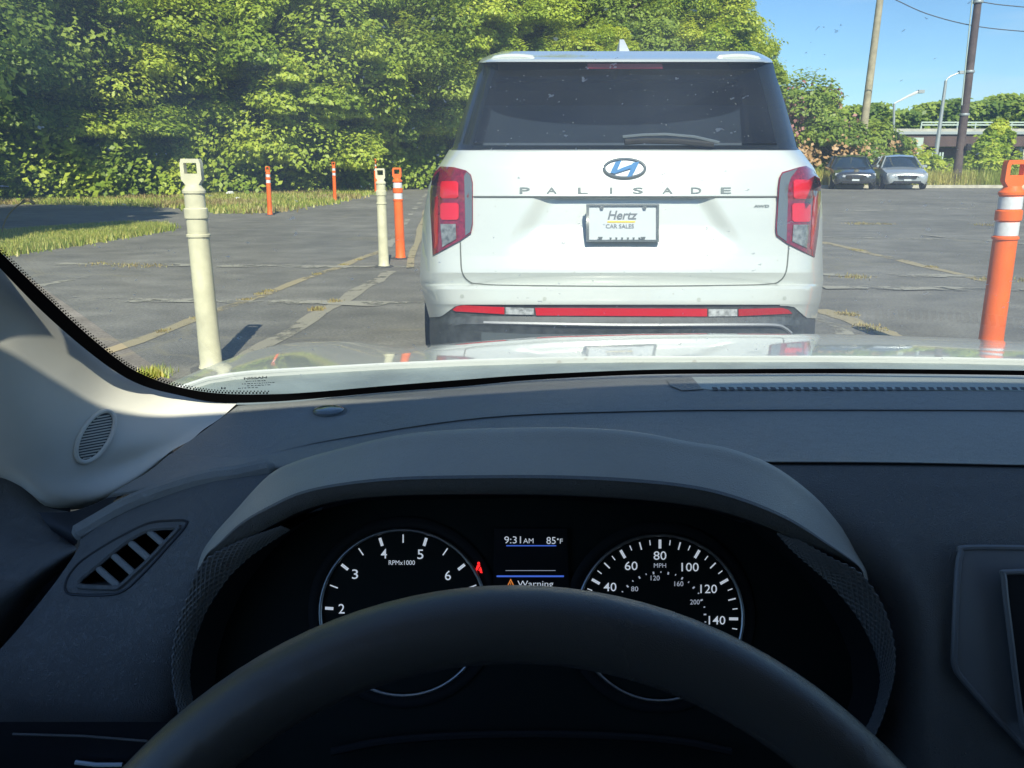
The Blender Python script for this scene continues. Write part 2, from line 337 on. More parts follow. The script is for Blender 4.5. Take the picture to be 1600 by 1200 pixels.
def worn(name, col, cover, col2=None):
    m = bpy.data.materials.new(name); m.use_nodes = True; N = m.node_tree.nodes; Lk = m.node_tree.links.new
    b = N['Principled BSDF']; out = N['Material Output']; b.inputs['Roughness'].default_value = .85; b.inputs['Base Color'].default_value = (*col, 1)
    geo = N.new('ShaderNodeNewGeometry')
    n = N.new('ShaderNodeTexNoise'); n.inputs['Scale'].default_value = 6; n.inputs['Detail'].default_value = 9; n.inputs['Roughness'].default_value = .75; Lk(geo.outputs['Position'], n.inputs['Vector'])
    n1 = N.new('ShaderNodeTexNoise'); n1.inputs['Scale'].default_value = 0.8; n1.inputs['Detail'].default_value = 3; Lk(geo.outputs['Position'], n1.inputs['Vector'])
    ad = N.new('ShaderNodeMath'); ad.operation = 'ADD'; Lk(n.outputs[0], ad.inputs[0]); Lk(n1.outputs[0], ad.inputs[1])
    mr = N.new('ShaderNodeMapRange'); mr.inputs['From Min'].default_value = 1.0 + (0.5 - cover) * .5; mr.inputs['From Max'].default_value = 1.12 + (0.5 - cover) * .5; Lk(ad.outputs[0], mr.inputs['Value'])
    tr = N.new('ShaderNodeBsdfTransparent'); mx = N.new('ShaderNodeMixShader'); Lk(mr.outputs[0], mx.inputs[0]); Lk(tr.outputs[0], mx.inputs[1]); Lk(b.outputs[0], mx.inputs[2])
    if col2:
        cm = N.new('ShaderNodeMixRGB'); Lk(n1.outputs[0], cm.inputs[0]); cm.inputs[1].default_value = (*col, 1); cm.inputs[2].default_value = (*col2, 1); Lk(cm.outputs[0], b.inputs['Base Color'])
    Lk(mx.outputs[0], out.inputs[0]); return m
M['lineY'] = worn('worn_yellow_line', (0.34, 0.285, 0.16), 0.80, (0.28, 0.24, 0.15))
M['lineV'] = worn('worn_grey_line', (0.27, 0.25, 0.19), 0.85)
M['lineW'] = worn('worn_pale_line', (0.29, 0.275, 0.22), 0.58)
def soil(name, c1, c2):
    m = mat(name, c1, 0.95, bump=.8, bscale=15); N = m.node_tree.nodes; Lk = m.node_tree.links.new
    geo = N.new('ShaderNodeNewGeometry'); n = N.new('ShaderNodeTexNoise'); n.inputs['Scale'].default_value = 1.3; n.inputs['Detail'].default_value = 8; Lk(geo.outputs['Position'], n.inputs['Vector'])
    rp = N.new('ShaderNodeValToRGB'); rp.color_ramp.elements[0].position = .38; rp.color_ramp.elements[0].color = (*c1, 1); rp.color_ramp.elements[1].position = .62; rp.color_ramp.elements[1].color = (*c2, 1)
    Lk(n.outputs[0], rp.inputs[0]); Lk(rp.outputs[0], N['Principled BSDF'].inputs['Base Color']); return m
M['verge'] = soil('verge_soil', (0.10, 0.15, 0.035), (0.24, 0.20, 0.09))
M['field'] = soil('far_ground', (0.07, 0.11, 0.03), (0.14, 0.16, 0.06))

# ================================================================== SETTING
# ground sheet to the horizon
o = mesh('ground', [(-900, -300, -0.02), (900, -300, -0.02), (900, 1500, -0.02), (-900, 1500, -0.02)], [(0, 1, 2, 3)], M['field'], smooth=False)
tag(o, kind='structure')
lot = [(-40, -30), (60, -30), (60, 38.0), (2, 38.3)]
for (px, py) in ((700, 283), (640, 289), (590, 299), (545, 311), (490, 322), (420, 333), (350, 334), (290, 326), (220, 322), (120, 320), (0, 319)):
    g = G(px, py); lot.append((g.x, g.y))
lot.append((-40, lot[-1][1]))
o = mesh('parking_lot', [(x, y, 0) for x, y in lot], [tuple(range(len(lot)))], M['asphalt'], smooth=False); tag(o, kind='structure')
# far lot edge: concrete kerb on the right
kb = MB(); kb.box((2.0, 38.0, -0.02), (60, 38.35, 0.13)); o = kb.build('kerb', M['kerb'], smooth=False); tag(o, kind='structure')
# left verge bed (grass strip in front) drawn as an irregular sheet
def sheet_px(name, pts, m, z):
    V = [G(px, py, z) for px, py in pts]
    o = mesh(name, V, [tuple(range(len(V)))], m, smooth=False); tag(o, kind='structure'); return o
strip_px = [(-260, 470), (-120, 425), (0, 401), (60, 392), (130, 381), (200, 370), (262, 360), (255, 353), (200, 352), (120, 358), (60, 362), (0, 367), (-120, 378), (-260, 392)]
sheet_px('verge', strip_px, M['verge'], 0.004)
# painted lines and weedy cracks
def line_px(a_, b_, wdt, m, z=0.004, wig=0.02, n=16):
    A, B = G(*a_), G(*b_); d = (B - A).normalized(); nrm = Vector((-d.y, d.x, 0)); V = []; F = []
    ph = random.random() * 9
    for i in range(n + 1):
        p = A.lerp(B, i / n) + nrm * (wig * math.sin(ph + i * 1.3)); ww = wdt * (0.75 + 0.5 * random.random()) / 2
        V += [p - nrm * ww + Vector((0, 0, z)), p + nrm * ww + Vector((0, 0, z))]
    for i in range(n): F.append((2*i, 2*i+1, 2*i+3, 2*i+2))
    o = mesh('painted_line', V, F, m, smooth=False); tag(o, kind='structure'); return o
line_px((150, 556), (600, 391), 0.13, M['lineY'])
line_px((600, 391), (668, 300), 0.14, M['lineW'], wig=.01)
line_px((372, 566), (612, 424), 0.14, M['lineV'])
line_px((90, 413), (655, 419), 0.22, M['lineW'], 0.008)
line_px((90, 468), (655, 476), 0.22, M['lineW'], 0.008)
line_px((60, 447), (140, 432), 0.10, M['lineW'])
line_px((1285, 378), (1560, 444), 0.14, M['lineY'])
line_px((1285, 430), (1640, 433), 0.22, M['lineW'], 0.008)
line_px((1285, 450), (1680, 455), 0.22, M['lineW'], 0.012)
line_px((1285, 371), (1660, 378), 0.16, M['lineW'], 0.008)
line_px((1440, 368), (1660, 388), 0.12, M['lineW'], 0.012)
line_px((1285, 330), (1560, 325), 0.25, M['lineW'])
line_px((1280, 484), (1440, 540), 0.14, M['lineY'])
line_px((1272, 497), (1340, 530), 0.12, M['lineW'])
line_px((668, 318), (640, 420), 0.10, M['lineY'], 0.012)

# ------------------------------------------------------------------ leaf scatter
def leaves(name, P, Nrm, size, tint, m, parent=None, aspect=1.5, loc=None):
    """P (n,3) points, Nrm rough normals; one bent quad per leaf"""
    n = len(P)
    Nr = Nrm + [0, -.25, .15] + rng.normal(0, 0.45, (n, 3)); Nr /= np.linalg.norm(Nr, axis=1)[:, None] + 1e-9
    T = np.cross(Nr, rng.normal(0, 1, (n, 3))); T /= np.linalg.norm(T, axis=1)[:, None] + 1e-9
    B = np.cross(Nr, T); s = size * (0.6 + 0.8 * rng.random(n))[:, None]
    l, wd = s * 0.5 * aspect, s * 0.5
    V = np.empty((n, 4, 3)); V[:, 0] = P - T * l; V[:, 1] = P + B * wd + Nr * wd * .3; V[:, 2] = P + T * l; V[:, 3] = P - B * wd + Nr * wd * .3
    V = V.reshape(-1, 3)
    if parent is not None: V = V - np.array(tuple(root_loc(parent)))
    me = bpy.data.meshes.new(name); me.vertices.add(4*n); me.loops.add(4*n); me.polygons.add(n)
    me.vertices.foreach_set('co', V.ravel()); me.loops.foreach_set('vertex_index', np.arange(4*n, dtype=np.int32))
    me.polygons.foreach_set('loop_start', np.arange(0, 4*n, 4, dtype=np.int32)); me.polygons.foreach_set('loop_total', np.full(n, 4, dtype=np.int32))
    at_ = me.attributes.new('tint', 'FLOAT', 'FACE'); at_.data.foreach_set('value', np.clip(tint, 0, 1).astype(np.float32))
    me.update(); me.materials.append(m)
    o = bpy.data.objects.new(name, me); link(o)
    if parent is not None: o.parent = parent
    return o
def crown_points(nc, per, rad, crad, seed, low=0.0, droop=0.35):
    r = np.random.default_rng(seed); P = []; Nn = []; T = []
    for i in range(nc):
        u = r.normal(0, 1, 3); u /= np.linalg.norm(u)
        if u[2] < -0.75: u[2] *= -1
        q = r.uniform(0.74, 1.08); c = u * np.array(rad) * q
        cr = crad * r.choice([.6, .9, 1.5], p=[.45, .35, .2]) * r.uniform(.85, 1.15); sh = np.array([cr * r.uniform(.8, 1.2), cr * r.uniform(.8, 1.2), cr * r.uniform(.6, 1.15)])
        d = r.normal(0, 1, (per, 3)); d /= np.linalg.norm(d, axis=1)[:, None]
        d[:, 2] = np.abs(d[:, 2]) * r.choice([1, 1, 1, -0.5], per)
        rr = (r.uniform(0.62, 1.0, per) * (1 + .16 * np.sin(d[:, 0] * 7 + i) * np.sin(d[:, 1] * 7 + 2 * i) + .12 * np.sin(d[:, 2] * 9 + i)))[:, None]
        p = c + d * sh * rr; p[:, 2] -= droop * (np.hypot(d[:, 0], d[:, 1]) ** 2) * cr * .6
        P.append(p); Nn.append(d * [.8, .8, 1] + [0, 0, .6]); T.append(np.clip(r.normal(r.uniform(.2, .8), .16, per), 0, 1))
    return np.concatenate(P), np.concatenate(Nn), np.concatenate(T)
def make_tree(name, label, cat, loc, rad, nc, per, crad, leaf, m, seed, trunk_h=None, group=None, tr=0.22):
    t = empty(name, label, cat, loc, group); L0 = np.array(loc)
    hz = rad[2] * 0.9 if trunk_h is None else trunk_h
    P, Nn, T = crown_points(nc, per, rad, crad, seed); P[:, 2] += hz; P[:, 2] = np.where(P[:, 2] < 0.05, 0.05 + rng.random(len(P)) * 1.2, P[:, 2])
    leaves('crown', P + L0, Nn, leaf, T, m, t)
    r = random.Random(seed); b = MB(); top = hz + rad[2] * .4
    main = [Vector(loc) + Vector((r.uniform(-.2, .2) * k, r.uniform(-.2, .2) * k, top * k / 5)) for k in range(6)]
    b.tube(main, [tr * (1 - .13 * k) for k in range(6)], 8)
    tk = b.build('trunk', M['bark'], t)
    for k in range(6):
        s = main[2 + k % 3]; an = r.uniform(0, 6.28); ln = r.uniform(.5, .85)
        e_ = s + Vector((math.cos(an) * rad[0] * ln, math.sin(an) * rad[1] * ln, rad[2] * r.uniform(.1, .5)))
        mid = s.lerp(e_, .5) + Vector((0, 0, .3))
        MB().tube([s, mid, e_], [tr * .45, tr * .3, tr * .1], 6).build('limb', M['bark'], t)
    return t
def copy_tree(o, parent=None):
    c = o.copy(); link(c); c.parent = parent
    for ch in list(o.children): copy_tree(ch, c)
    return c
GT = 'trees along the far edge of the lot'
protos = [make_tree('forest_tree', 'tall bushy mid-green tree straight above the cream post nearest the windshield pillar', 'tree', (-9.5, 33.5, 0), (4.6, 3.8, 5.6), 230, 1000, 1.05, .108, M['leafA'], 11, 5.0, GT, .28),
          make_tree('forest_tree', 'yellow-green leafy tree just left of the white suv roof', 'tree', (-4.3, 40, 0), (4.4, 3.6, 6.2), 240, 980, 1.0, .108, M['leafB'], 12, 5.6, GT, .26),
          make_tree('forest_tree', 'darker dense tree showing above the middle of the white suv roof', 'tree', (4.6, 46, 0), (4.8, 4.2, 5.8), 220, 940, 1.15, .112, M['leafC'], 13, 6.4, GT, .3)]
# (proto, x, y, scale, rot, label)
spec = [
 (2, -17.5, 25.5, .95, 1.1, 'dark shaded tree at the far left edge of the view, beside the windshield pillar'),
 (0, -14.2, 30.5, .9, 2.3, 'leafy tree with bright top between the dark left-edge tree and the cream post'),
 (1, -11.6, 35.5, 1.15, .7, 'tall yellow-green crown rising behind the leafy tree at the upper left'),
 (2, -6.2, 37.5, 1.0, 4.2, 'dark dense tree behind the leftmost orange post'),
 (1, -6.8, 42.5, 1.2, 2.9, 'bright tree rising behind the orange post left of the paired posts'),
 (0, -1.4, 43.5, 1.05, 5.1, 'mid-green tree partly hidden behind the left side of the white suv'),
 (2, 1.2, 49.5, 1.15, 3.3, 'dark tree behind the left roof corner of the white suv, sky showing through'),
 (1, 9.2, 47.5, 1.0, 1.9, 'light green rounded tree above the right end of the white suv roof'),
 (0, 12.2, 50.5, .85, .4, 'rightmost tall green tree, its edge against the open blue sky'),
 (1, 4.2, 41.5, .6, 3.7, 'lower bright green tree seen through and behind the suv roof antenna'),
 (0, -22.5, 33, 1.2, 3.9, 'large tree beyond the left edge of the view behind the shaded tree'),
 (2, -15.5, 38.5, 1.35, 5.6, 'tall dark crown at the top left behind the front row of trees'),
]
for k, (p, x, y, s, rz, lab) in enumerate(spec):
    c = copy_tree(protos[p]); c.location = (x, y, 0); c.scale = (s, s, s); c.rotation_euler = (0, 0, rz); c['label'] = lab
# shade trees off to the left whose shadow falls across the lane
for k, (x, y, s, rz) in enumerate([(-10.9, 10.0, .80, .3), (-16.5, 9.5, .95, 2.0), (-19.0, 15.5, .85, 4.0)]):
    c = copy_tree(protos[0]); c.location = (x, y, 0); c.scale = (s, s, s * 1.25); c.rotation_euler = (0, 0, rz); c['group'] = 'shade trees beside the lane outside the left of the view'
    c['label'] = ['nearest roadside shade tree left of the grass strip, casting the dark shadow on the lane', 'leftmost roadside shade tree, farthest out from the grass strip', 'farther roadside shade tree beyond the end of the grass strip'][k]
# understory hedge mass at the tree feet
def band(name, label, cat, pts, hgt, m, size, dens, seed, kind=None, spread=1.2, low=.05):
    r = np.random.default_rng(seed); P = []; T = []
    for i in range(len(pts) - 1):
        A, B = np.array(pts[i]), np.array(pts[i+1]); ln = np.linalg.norm(B - A); n = int(ln * dens)
        t = r.random(n)[:, None]; q = A + (B - A) * t; q = q + r.normal(0, spread, (n, 2)) * .5
        lump = .55 + .45 * np.sin(q[:, 0] * 1.7 + seed) * np.sin(q[:, 0] * .63 + q[:, 1])
        z = low + (r.random(n) ** .8) * hgt * lump
        P.append(np.column_stack([q, z])); T.append(np.clip(.45 + .25 * np.sin(q[:, 0] * 2.1) + r.normal(0, .2, n), 0, 1))
    P = np.concatenate(P); T = np.concatenate(T); Nn = np.tile([0, -.6, .8], (len(P), 1))
    o = leaves(name, P, Nn, size, T, m); tag(o, label, cat, kind=kind); return o
edge = [(-26, 24), (-18, 26), (-14, 29), (-10, 34), (-6, 38), (-2, 41.5), (3, 43), (9, 44), (14, 46)]
band('undergrowth', 'low leafy undergrowth along the foot of the trees', 'undergrowth', edge, 3.0, M['leafA'], .13, 2600, 5, 'stuff', 2.2)
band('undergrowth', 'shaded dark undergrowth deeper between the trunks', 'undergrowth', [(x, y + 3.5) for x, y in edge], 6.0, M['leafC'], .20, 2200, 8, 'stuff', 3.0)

# ------------------------------------------------------------------ grass
def blades(name, label, P, h, m, seed, cat='grass', width=.012, tint=None):
    r = np.random.default_rng(seed); n = len(P); an = r.random(n) * 6.28; ln = h * r.uniform(.45, 1.25, n)
    d = np.column_stack([np.cos(an), np.sin(an), np.zeros(n)]); lean = np.column_stack([np.cos(an + 1.4), np.sin(an + 1.4), np.zeros(n)]) * (ln * r.uniform(.1, .7, n))[:, None]
    V = np.empty((n, 3, 3)); V[:, 0] = P - d * width; V[:, 1] = P + d * width; V[:, 2] = P + lean; V[:, 2, 2] += ln; V = V.reshape(-1, 3)
    me = bpy.data.meshes.new(name); me.vertices.add(3*n); me.loops.add(3*n); me.polygons.add(n)
    me.vertices.foreach_set('co', V.ravel()); me.loops.foreach_set('vertex_index', np.arange(3*n, dtype=np.int32))
    me.polygons.foreach_set('loop_start', np.arange(0, 3*n, 3, dtype=np.int32)); me.polygons.foreach_set('loop_total', np.full(n, 3, dtype=np.int32))
    a_ = me.attributes.new('tint', 'FLOAT', 'FACE'); tv = r.random(n) if tint is None else tint
    a_.data.foreach_set('value', np.clip(tv, 0, 1).astype(np.float32)); me.update(); me.materials.append(m)
    o = bpy.data.objects.new(name, me); link(o); tag(o, label, cat, kind='stuff'); return o
def inpoly(P, poly):
    x, y = P[:, 0], P[:, 1]; ins = np.zeros(len(P), bool); n = len(poly)
    for i in range(n):
        x0, y0 = poly[i]; x1, y1 = poly[(i+1) % n]
        c = ((y0 > y) != (y1 > y)) & (x < (x1 - x0) * (y - y0) / (y1 - y0 + 1e-12) + x0); ins ^= c
    return ins
def scatter(poly, n, seed):
    r = np.random.default_rng(seed); A = np.array(poly); lo, hi = A.min(0), A.max(0)
    P = r.random((n, 2)) * (hi - lo) + lo; P = P[inpoly(P, poly)]; return np.column_stack([P, np.zeros(len(P))])
sp = [tuple(G(*p))[:2] for p in strip_px]
P = scatter(sp, 260000, 3); edgeT = .5 + .35 * np.sin(P[:, 0] * 1.3) * np.cos(P[:, 1] * 1.7) + rng.normal(0, .2, len(P))
P = P[:110000]; P = P[np.sin(P[:, 0] * 5.1 + P[:, 1] * 2) * np.sin(P[:, 1] * 4.3) + rng.normal(0, .5, len(P)) > -.35]; P[:, :2] += rng.normal(0, .10, (len(P), 2)); blades('grass', 'sunlit grass strip at the left edge of the lot', P, .10, M['grassG'], 4)
farpoly = [(x, y) for x, y in lot[3:-1]]; farpoly = [(p[0], p[1]) for p in farpoly] + [(-28, 27), (-14, 33), (-6, 41), (3, 46), (3, 40)]
P = scatter(farpoly, 240000, 6); P[:, :2] += rng.normal(0, .22, (len(P), 2)); lump = np.sin(P[:, 0] * .9) * np.cos(P[:, 1] * .8) + rng.normal(0, .3, len(P)); 
mG = lump > -.35
blades('grass', 'green grass at the foot of the trees beyond the orange posts', P[mG][:80000], .12, M['grassG'], 7, width=.03)
blades('grass', 'dry straw-coloured grass patches beyond the orange posts', P[~mG][:40000], .14, M['grassD'], 8, width=.03)
o = mesh('verge', [(x, y, 0.004) for x, y in farpoly], [tuple(range(len(farpoly)))], M['verge'], smooth=False); tag(o, kind='structure')
# dry weeds growing out of the cracks
def weeds(a_, b_, n, sp_, h, m, seed, label):
    r = np.random.default_rng(seed); A, B = np.array(G(*a_)), np.array(G(*b_)); k = max(3, n // 90); P = []
    for i in range(k):
        c = A + (B - A) * r.random(); q = c + r.normal(0, 1, (90, 3)) * [sp_, sp_, 0]; P.append(q)
    blades('weeds', label, np.concatenate(P) * [1, 1, 0], h, m, seed, 'weeds', .006)
weeds((200, 540), (420, 455), 450, .03, .02, M['grassD'], 21, 'dry weeds along the yellow line left of the near cream post')
weeds((420, 455), (590, 396), 270, .03, .018, M['grassD'], 22, 'dry weeds in the crack leading to the paired posts')
weeds((480, 492), (540, 465), 180, .03, .035, M['grassD'], 23, 'small weeds in the pale line right of the near cream post')
weeds((230, 590), (272, 580), 270, .04, .06, M['grassG'], 24, 'tuft of green weeds at the foot of the near cream post')
weeds((140, 412), (240, 416), 270, .10, .025, M['grassD'], 25, 'weeds in the lot left of the near cream post')
weeds((1290, 470), (1370, 520), 360, .05, .02, M['grassD'], 26, 'dry weeds on the lot right of the suv bumper')
weeds((1290, 380), (1560, 442), 270, .04, .02, M['grassD'], 27, 'dry weeds along the yellow line right of the suv')
weeds((1290, 432), (1660, 440), 360, .08, .03, M['grassD'], 28, 'scattered dry weeds in the lot between suv and right orange post')
weeds((1330, 350), (1560, 352), 360, .12, .04, M['grassD'], 29, 'faint weeds in the far right part of the lot')
# one tall seed stalk by the left strip
b = MB(); q = [at(0, 367, 13.2), at(8, 345, 13.2), at(22, 326, 13.2), at(42, 313, 13.2), at(54, 318, 13.2)]
q[0].z = 0.0; st = curve(q, 4); b.tube(st, [.012] * (len(st) - 6) + [.03] * 6, 5)
o = b.build('grass_stalk', M['grassD']); tag(o, 'single tall curved seed stalk at the left end of the grass strip', 'grass stalk')
# litter
def litter(px, py, s, label, m):
    c = G(px, py); bm = bmesh.new(); bmesh.ops.create_icosphere(bm, subdivisions=2, radius=s)
    for v in bm.verts: v.co *= random.uniform(.7, 1.25); v.co.z *= .55
    me = bpy.data.meshes.new('litter'); bm.to_mesh(me); bm.free(); me.materials.append(m)
    o = bpy.data.objects.new('litter', me); link(o); o.location = (c.x, c.y, s * .5); tag(o, label, 'litter')
litter(17, 371, .07, 'crumpled white paper scrap lying in the left grass strip', M['refl'])
litter(361, 306, .16, 'white scrap of rubbish on the dry grass left of the leftmost orange post', M['refl'])
litter(372, 313, .10, 'small pale scrap in front of the white rubbish on the dry grass', M['refl'])

# ------------------------------------------------------------------ right side background
# verge of weeds beyond the kerb
P = scatter([(14, 38.4), (60, 38.4), (60, 46), (14, 46)], 120000, 31)
blades('grass', 'tall pale roadside grass beyond the kerb on the right', P[:80000], .75, M['grassG'], 32, width=.03, tint=np.clip(.6 + .3 * np.sin(P[:80000, 0]) + rng.normal(0, .2, 80000), 0, 1))
def bush(label, px, base_py, Y, rx, rz, m, seed, nc=26, per=700, leaf=.13, name='bush', cat='bush', zc=None):
    g = at(px, 251, Y); return make_tree(name, label, cat, (g.x, Y, 0), (rx, rx * .8, rz), nc, per, rx * .42, leaf, m, seed, rz if zc is None else zc, None, .07)
crs = []
for (px, Y, rx, rz, sd, lab, fl) in [
   (1252, 43.5, 2.2, 2.4, 41, 'shrub tree with red-pink blossom right of the suv rear window', 'leafP'),
   (1300, 42.0, 2.0, 1.35, 42, 'green flowering shrub behind the black parked sedan', 'leafO'),
   (1338, 46.0, 1.7, 1.6, 43, 'taller green shrub behind the pale wooden pole', 'leafP'),
   (1374, 44.5, 1.3, 1.3, 44, 'shrub with orange blossom between pale pole and bridge', 'leafO'),
   (1404, 47.0, .9, 1.25, 45, 'small shrub in front of the left end of the bridge', 'leafO')]:
    t = bush(lab, px, 0, Y, rx, rz, M['leafC'], sd, name='flowering_shrub', cat='shrub')
    r = np.random.default_rng(sd + 100); Pb = []
    for k in range(9 if fl == 'leafP' else 6):
        u = r.normal(0, 1, 3); u /= np.linalg.norm(u); u[1] = -abs(u[1]); u[2] = abs(u[2]) * (.9 if px < 1300 else .5)
        c = np.array([u[0] * rx * .95, u[1] * rx * .85, rz + u[2] * rz * .95]); Pb.append(c + r.normal(0, .30, (60, 3)))
    Pb = np.concatenate(Pb) + np.array(tuple(t.location)); leaves('blossom', Pb, np.tile([0, -1, .6], (len(Pb), 1)), .15, r.random(len(Pb)), M[fl], t)
bush('bright green bush between dark pole and right orange post', 1546, 0, 42.0, 1.15, .95, M['leafB'], 51, zc=.95, nc=30)
bush('bushy small tree top rising above the bright bush, before the bridge girder', 1548, 0, 43.2, .75, .8, M['leafB'], 52, zc=2.1, nc=16, leaf=.17)
bush('low green bush under the bridge left of the dark pole', 1448, 0, 44.0, 1.2, .65, M['leafB'], 53, zc=.6)
bush('low bush at the kerb just right of the silver sedan', 1462, 0, 41.5, .9, .5, M['leafB'], 54, zc=.4)
bush('low weedy bush behind the right orange post', 1590, 0, 41.5, 1.2, .7, M['leafA'], 55, zc=.5)
# far wooded ridge
r = np.random.default_rng(77); xs = r.uniform(60, 210, 70000); yy = 190 + r.normal(0, 3, 70000)
top = 13.2 + 1.1 * np.sin(xs * .13) + .8 * np.sin(xs * .41) + .5 * np.sin(xs * 1.1)
P = np.column_stack([xs, yy, top - np.abs(r.normal(0, 1, 70000)) * 3.2]); P[:, 2] = np.clip(P[:, 2], 0, 50)
o = leaves('woodland', P, np.tile([0, -.5, 1], (len(P), 1)), 0.75, np.clip(.4 + .3 * np.sin(xs * .7) + r.normal(0, .2, len(P)), 0, 1), M['leafC']); tag(o, 'distant wooded skyline above the bridge', 'woodland', kind='stuff')
hv = [(-200, 205, 0), (400, 205, 0), (400, 205, 10), (-200, 205, 10), (400, 260, 12), (-200, 260, 12)]
o = mesh('hill', hv, [(0, 1, 2, 3), (3, 2, 4, 5)], M['field'], smooth=False); tag(o, kind='structure')
# ---- bridge
YB = 88.0
def zat(py, Y, px=1500): return at(px, py, Y).z
br = empty('bridge', 'low road bridge with rust-brown girder and pale railing behind the right side of the lot', 'bridge', (60, YB, 0))
x0, x1 = at(1388, 200, YB).x, 130
zt, zg0, zg1 = zat(206, YB), zat(210, YB), zat(229, YB)
MB().box((x0, YB, zg0), (x1, YB + 9, zat(201, YB))).build('deck', M['concrete'], br, smooth=False)
MB().box((x0, YB - .15, zg1), (x1, YB + .15, zg0 - .01)).build('girder', M['girder'], br, smooth=False)
MB().box((x0, YB - .35, zg0), (x1, YB - .003, zg0 + .28)).build('flange', M['steel'], br, smooth=False)
MB().box((x0 + 2, YB + 3, zg1 - .9), (x1, YB + 3.3, zg1 - .05)).build('cross_beam', M['poledark'], br, smooth=False)
xr0 = at(1440, 200, YB).x
for zz in (zat(191, YB), zat(195, YB)): MB().box((xr0, YB + .2, zz - .07), (x1, YB + .3, zz + .07)).build('rail', M['palerail'], br, smooth=False)
po = None
for k in range(26):
    x = xr0 + k * 1.9
    if po is None: po = MB().box((x, YB + .22, zat(201, YB) + .002), (x + .12, YB + .34, zat(190, YB))).build('rail_post', M['palerail'], br, smooth=False); x_0 = x
    else:
        c = po.copy(); link(c); c.parent = br; c.location = (x - x_0, 0, 0)
for (pa, pb) in ((1433, 1443), (1570, 1574), (1590, 1593)):
    MB().box((at(pa, 230, YB + 2).x, YB + 1.4, -.5), (at(pb, 230, YB + 2).x, YB + 2.2, zg1 - .02)).build('pier', M['concrete'] if pa < 1500 else M['palerail'], br, smooth=False)
for k in range(7):
    xx = at(1447 + k * 4.2, 240, YB - 4).x; MB().box((xx, YB - 4, -.3), (xx + .16, YB - 3.9, zat(238, YB - 4))).build('pale_pile', M['palerail'], br, smooth=False)
# block abutment seen between trees
o = MB().box((at(1426, 220, 70).x, 70, -.2), (at(1443, 220, 70).x, 71, zat(215, 70))).build('utility_cabinet', M['palerail'], smooth=False); tag(o, 'pale grey-green cabinet standing before the left end of the bridge', 'utility cabinet')
# ---- poles
def pole(name, label, cat, a_, b_, Y, ra, rb, m, ext=1.0):
    A = at(*a_, Y); B = at(*b_, Y); A = A - (B - A) * (A.z / (B.z - A.z)); T = A + (B - A) * ext
    t = empty(name, label, cat, A); MB().tube([A, A.lerp(T, .5), T], [ra, (ra + rb) / 2, rb], 12).build('shaft', m, t); return t, A, T
t1, A1, T1 = pole('utility_pole', 'pale wooden utility pole behind the two parked sedans', 'utility pole', (1343, 250), (1375, 0), 43.0, .21, .15, M['polewood'], 1.25)
t2, A2, T2 = pole('utility_pole', 'dark weathered utility pole at the kerb right of the silver sedan', 'utility pole', (1493, 292), (1528.5, 0), 39.0, .20, .15, M['poledark'], 1.25)
gy = MB(); gy.tube([at(1499, 165, 39.0) + Vector((0, -.2, 0)), at(1508, 110, 38.8), at(1519, 0, 38.7)], .028, 6); gy.build('cable_duct', M['palerail'], t2)
for py in (3, 112, 179):
    c = at(1528.5 - 35.5 * py / 292, py, 39.0); MB().lathe([(.215, -.05), (.225, 0), (.215, .05)], 12, Matrix.Translation(c)).build('pole_band', M['steel'], t2)
c = at(1513, 230, 38.7); MB().lathe([(.12, -.15), (.15, 0), (.1, .15)], 8, Matrix.Translation(c)).build('meter_box', M['rubber'], t2)
t3, A3, T3 = pole('street_lamp', 'slim pale street lamp pole left of the dark utility pole', 'street lamp', (1462, 245), (1478, 126), 60.0, .17, .10, M['steel'], 1.0)
MB().tube(curve([T3, at(1484, 120, 60), at(1500, 113, 60)], 4), .05, 6).build('arm', M['steel'], t3)
MB().box(tuple(at(1500, 113, 60) + Vector((-.1, -.15, -.1))), tuple(at(1500, 113, 60) + Vector((.9, .15, .1)))).build('lamp_head', M['steel'], t3)
t4, A4, T4 = pole('street_lamp', 'street lamp whose pale arm reaches up to the right above the orange-flowered shrub', 'street lamp', (1396, 240), (1397, 162), 62.0, .11, .08, M['steel'], 1.0)
MB().tube([T4, at(1420, 150, 62), at(1436, 143, 62)], [.06, .09, .12], 6).build('arm', M['refl'], t4)
MB().box(tuple(at(1434, 143, 62) + Vector((0, -.2, -.12))), tuple(at(1443, 142, 62) + Vector((0, .2, .06)))).build('lamp_head', M['steel'], t4)
def wire(label, pts, Y):
    o = MB().tube(curve([at(px, py, Y) for px, py in pts], 8), .022, 5).build('overhead_wire', M['wire']); tag(o, label, 'wire')
wire('upper sagging overhead wire crossing behind the dark utility pole', [(1340, -28), (1400, 0), (1450, 22), (1520, 40), (1600, 49), (1700, 54)], 39.4)
wire('short overhead wire at the top right corner', [(1480, -12), (1540, 4), (1600, 11), (1700, 20)], 39.2)
for (pa, pt, pb) in ((1385, 224, 250), (1399, 236, 252), (1417, 232, 255)):
    t = empty('fence_post', {1385: 'left and tallest of the pale posts behind the silver sedan', 1399: 'middle pale post behind the silver sedan', 1417: 'right pale post behind the silver sedan roof'}[pa], 'post', at(pa, 252, 48) * 1)
    t.location.z = 0; x = at(pa, 240, 48).x; MB().box((x - .08, 47.9, 0), (x + .08, 48.1, zat(pt, 48))).build('shaft', M['palerail'], t, smooth=False)
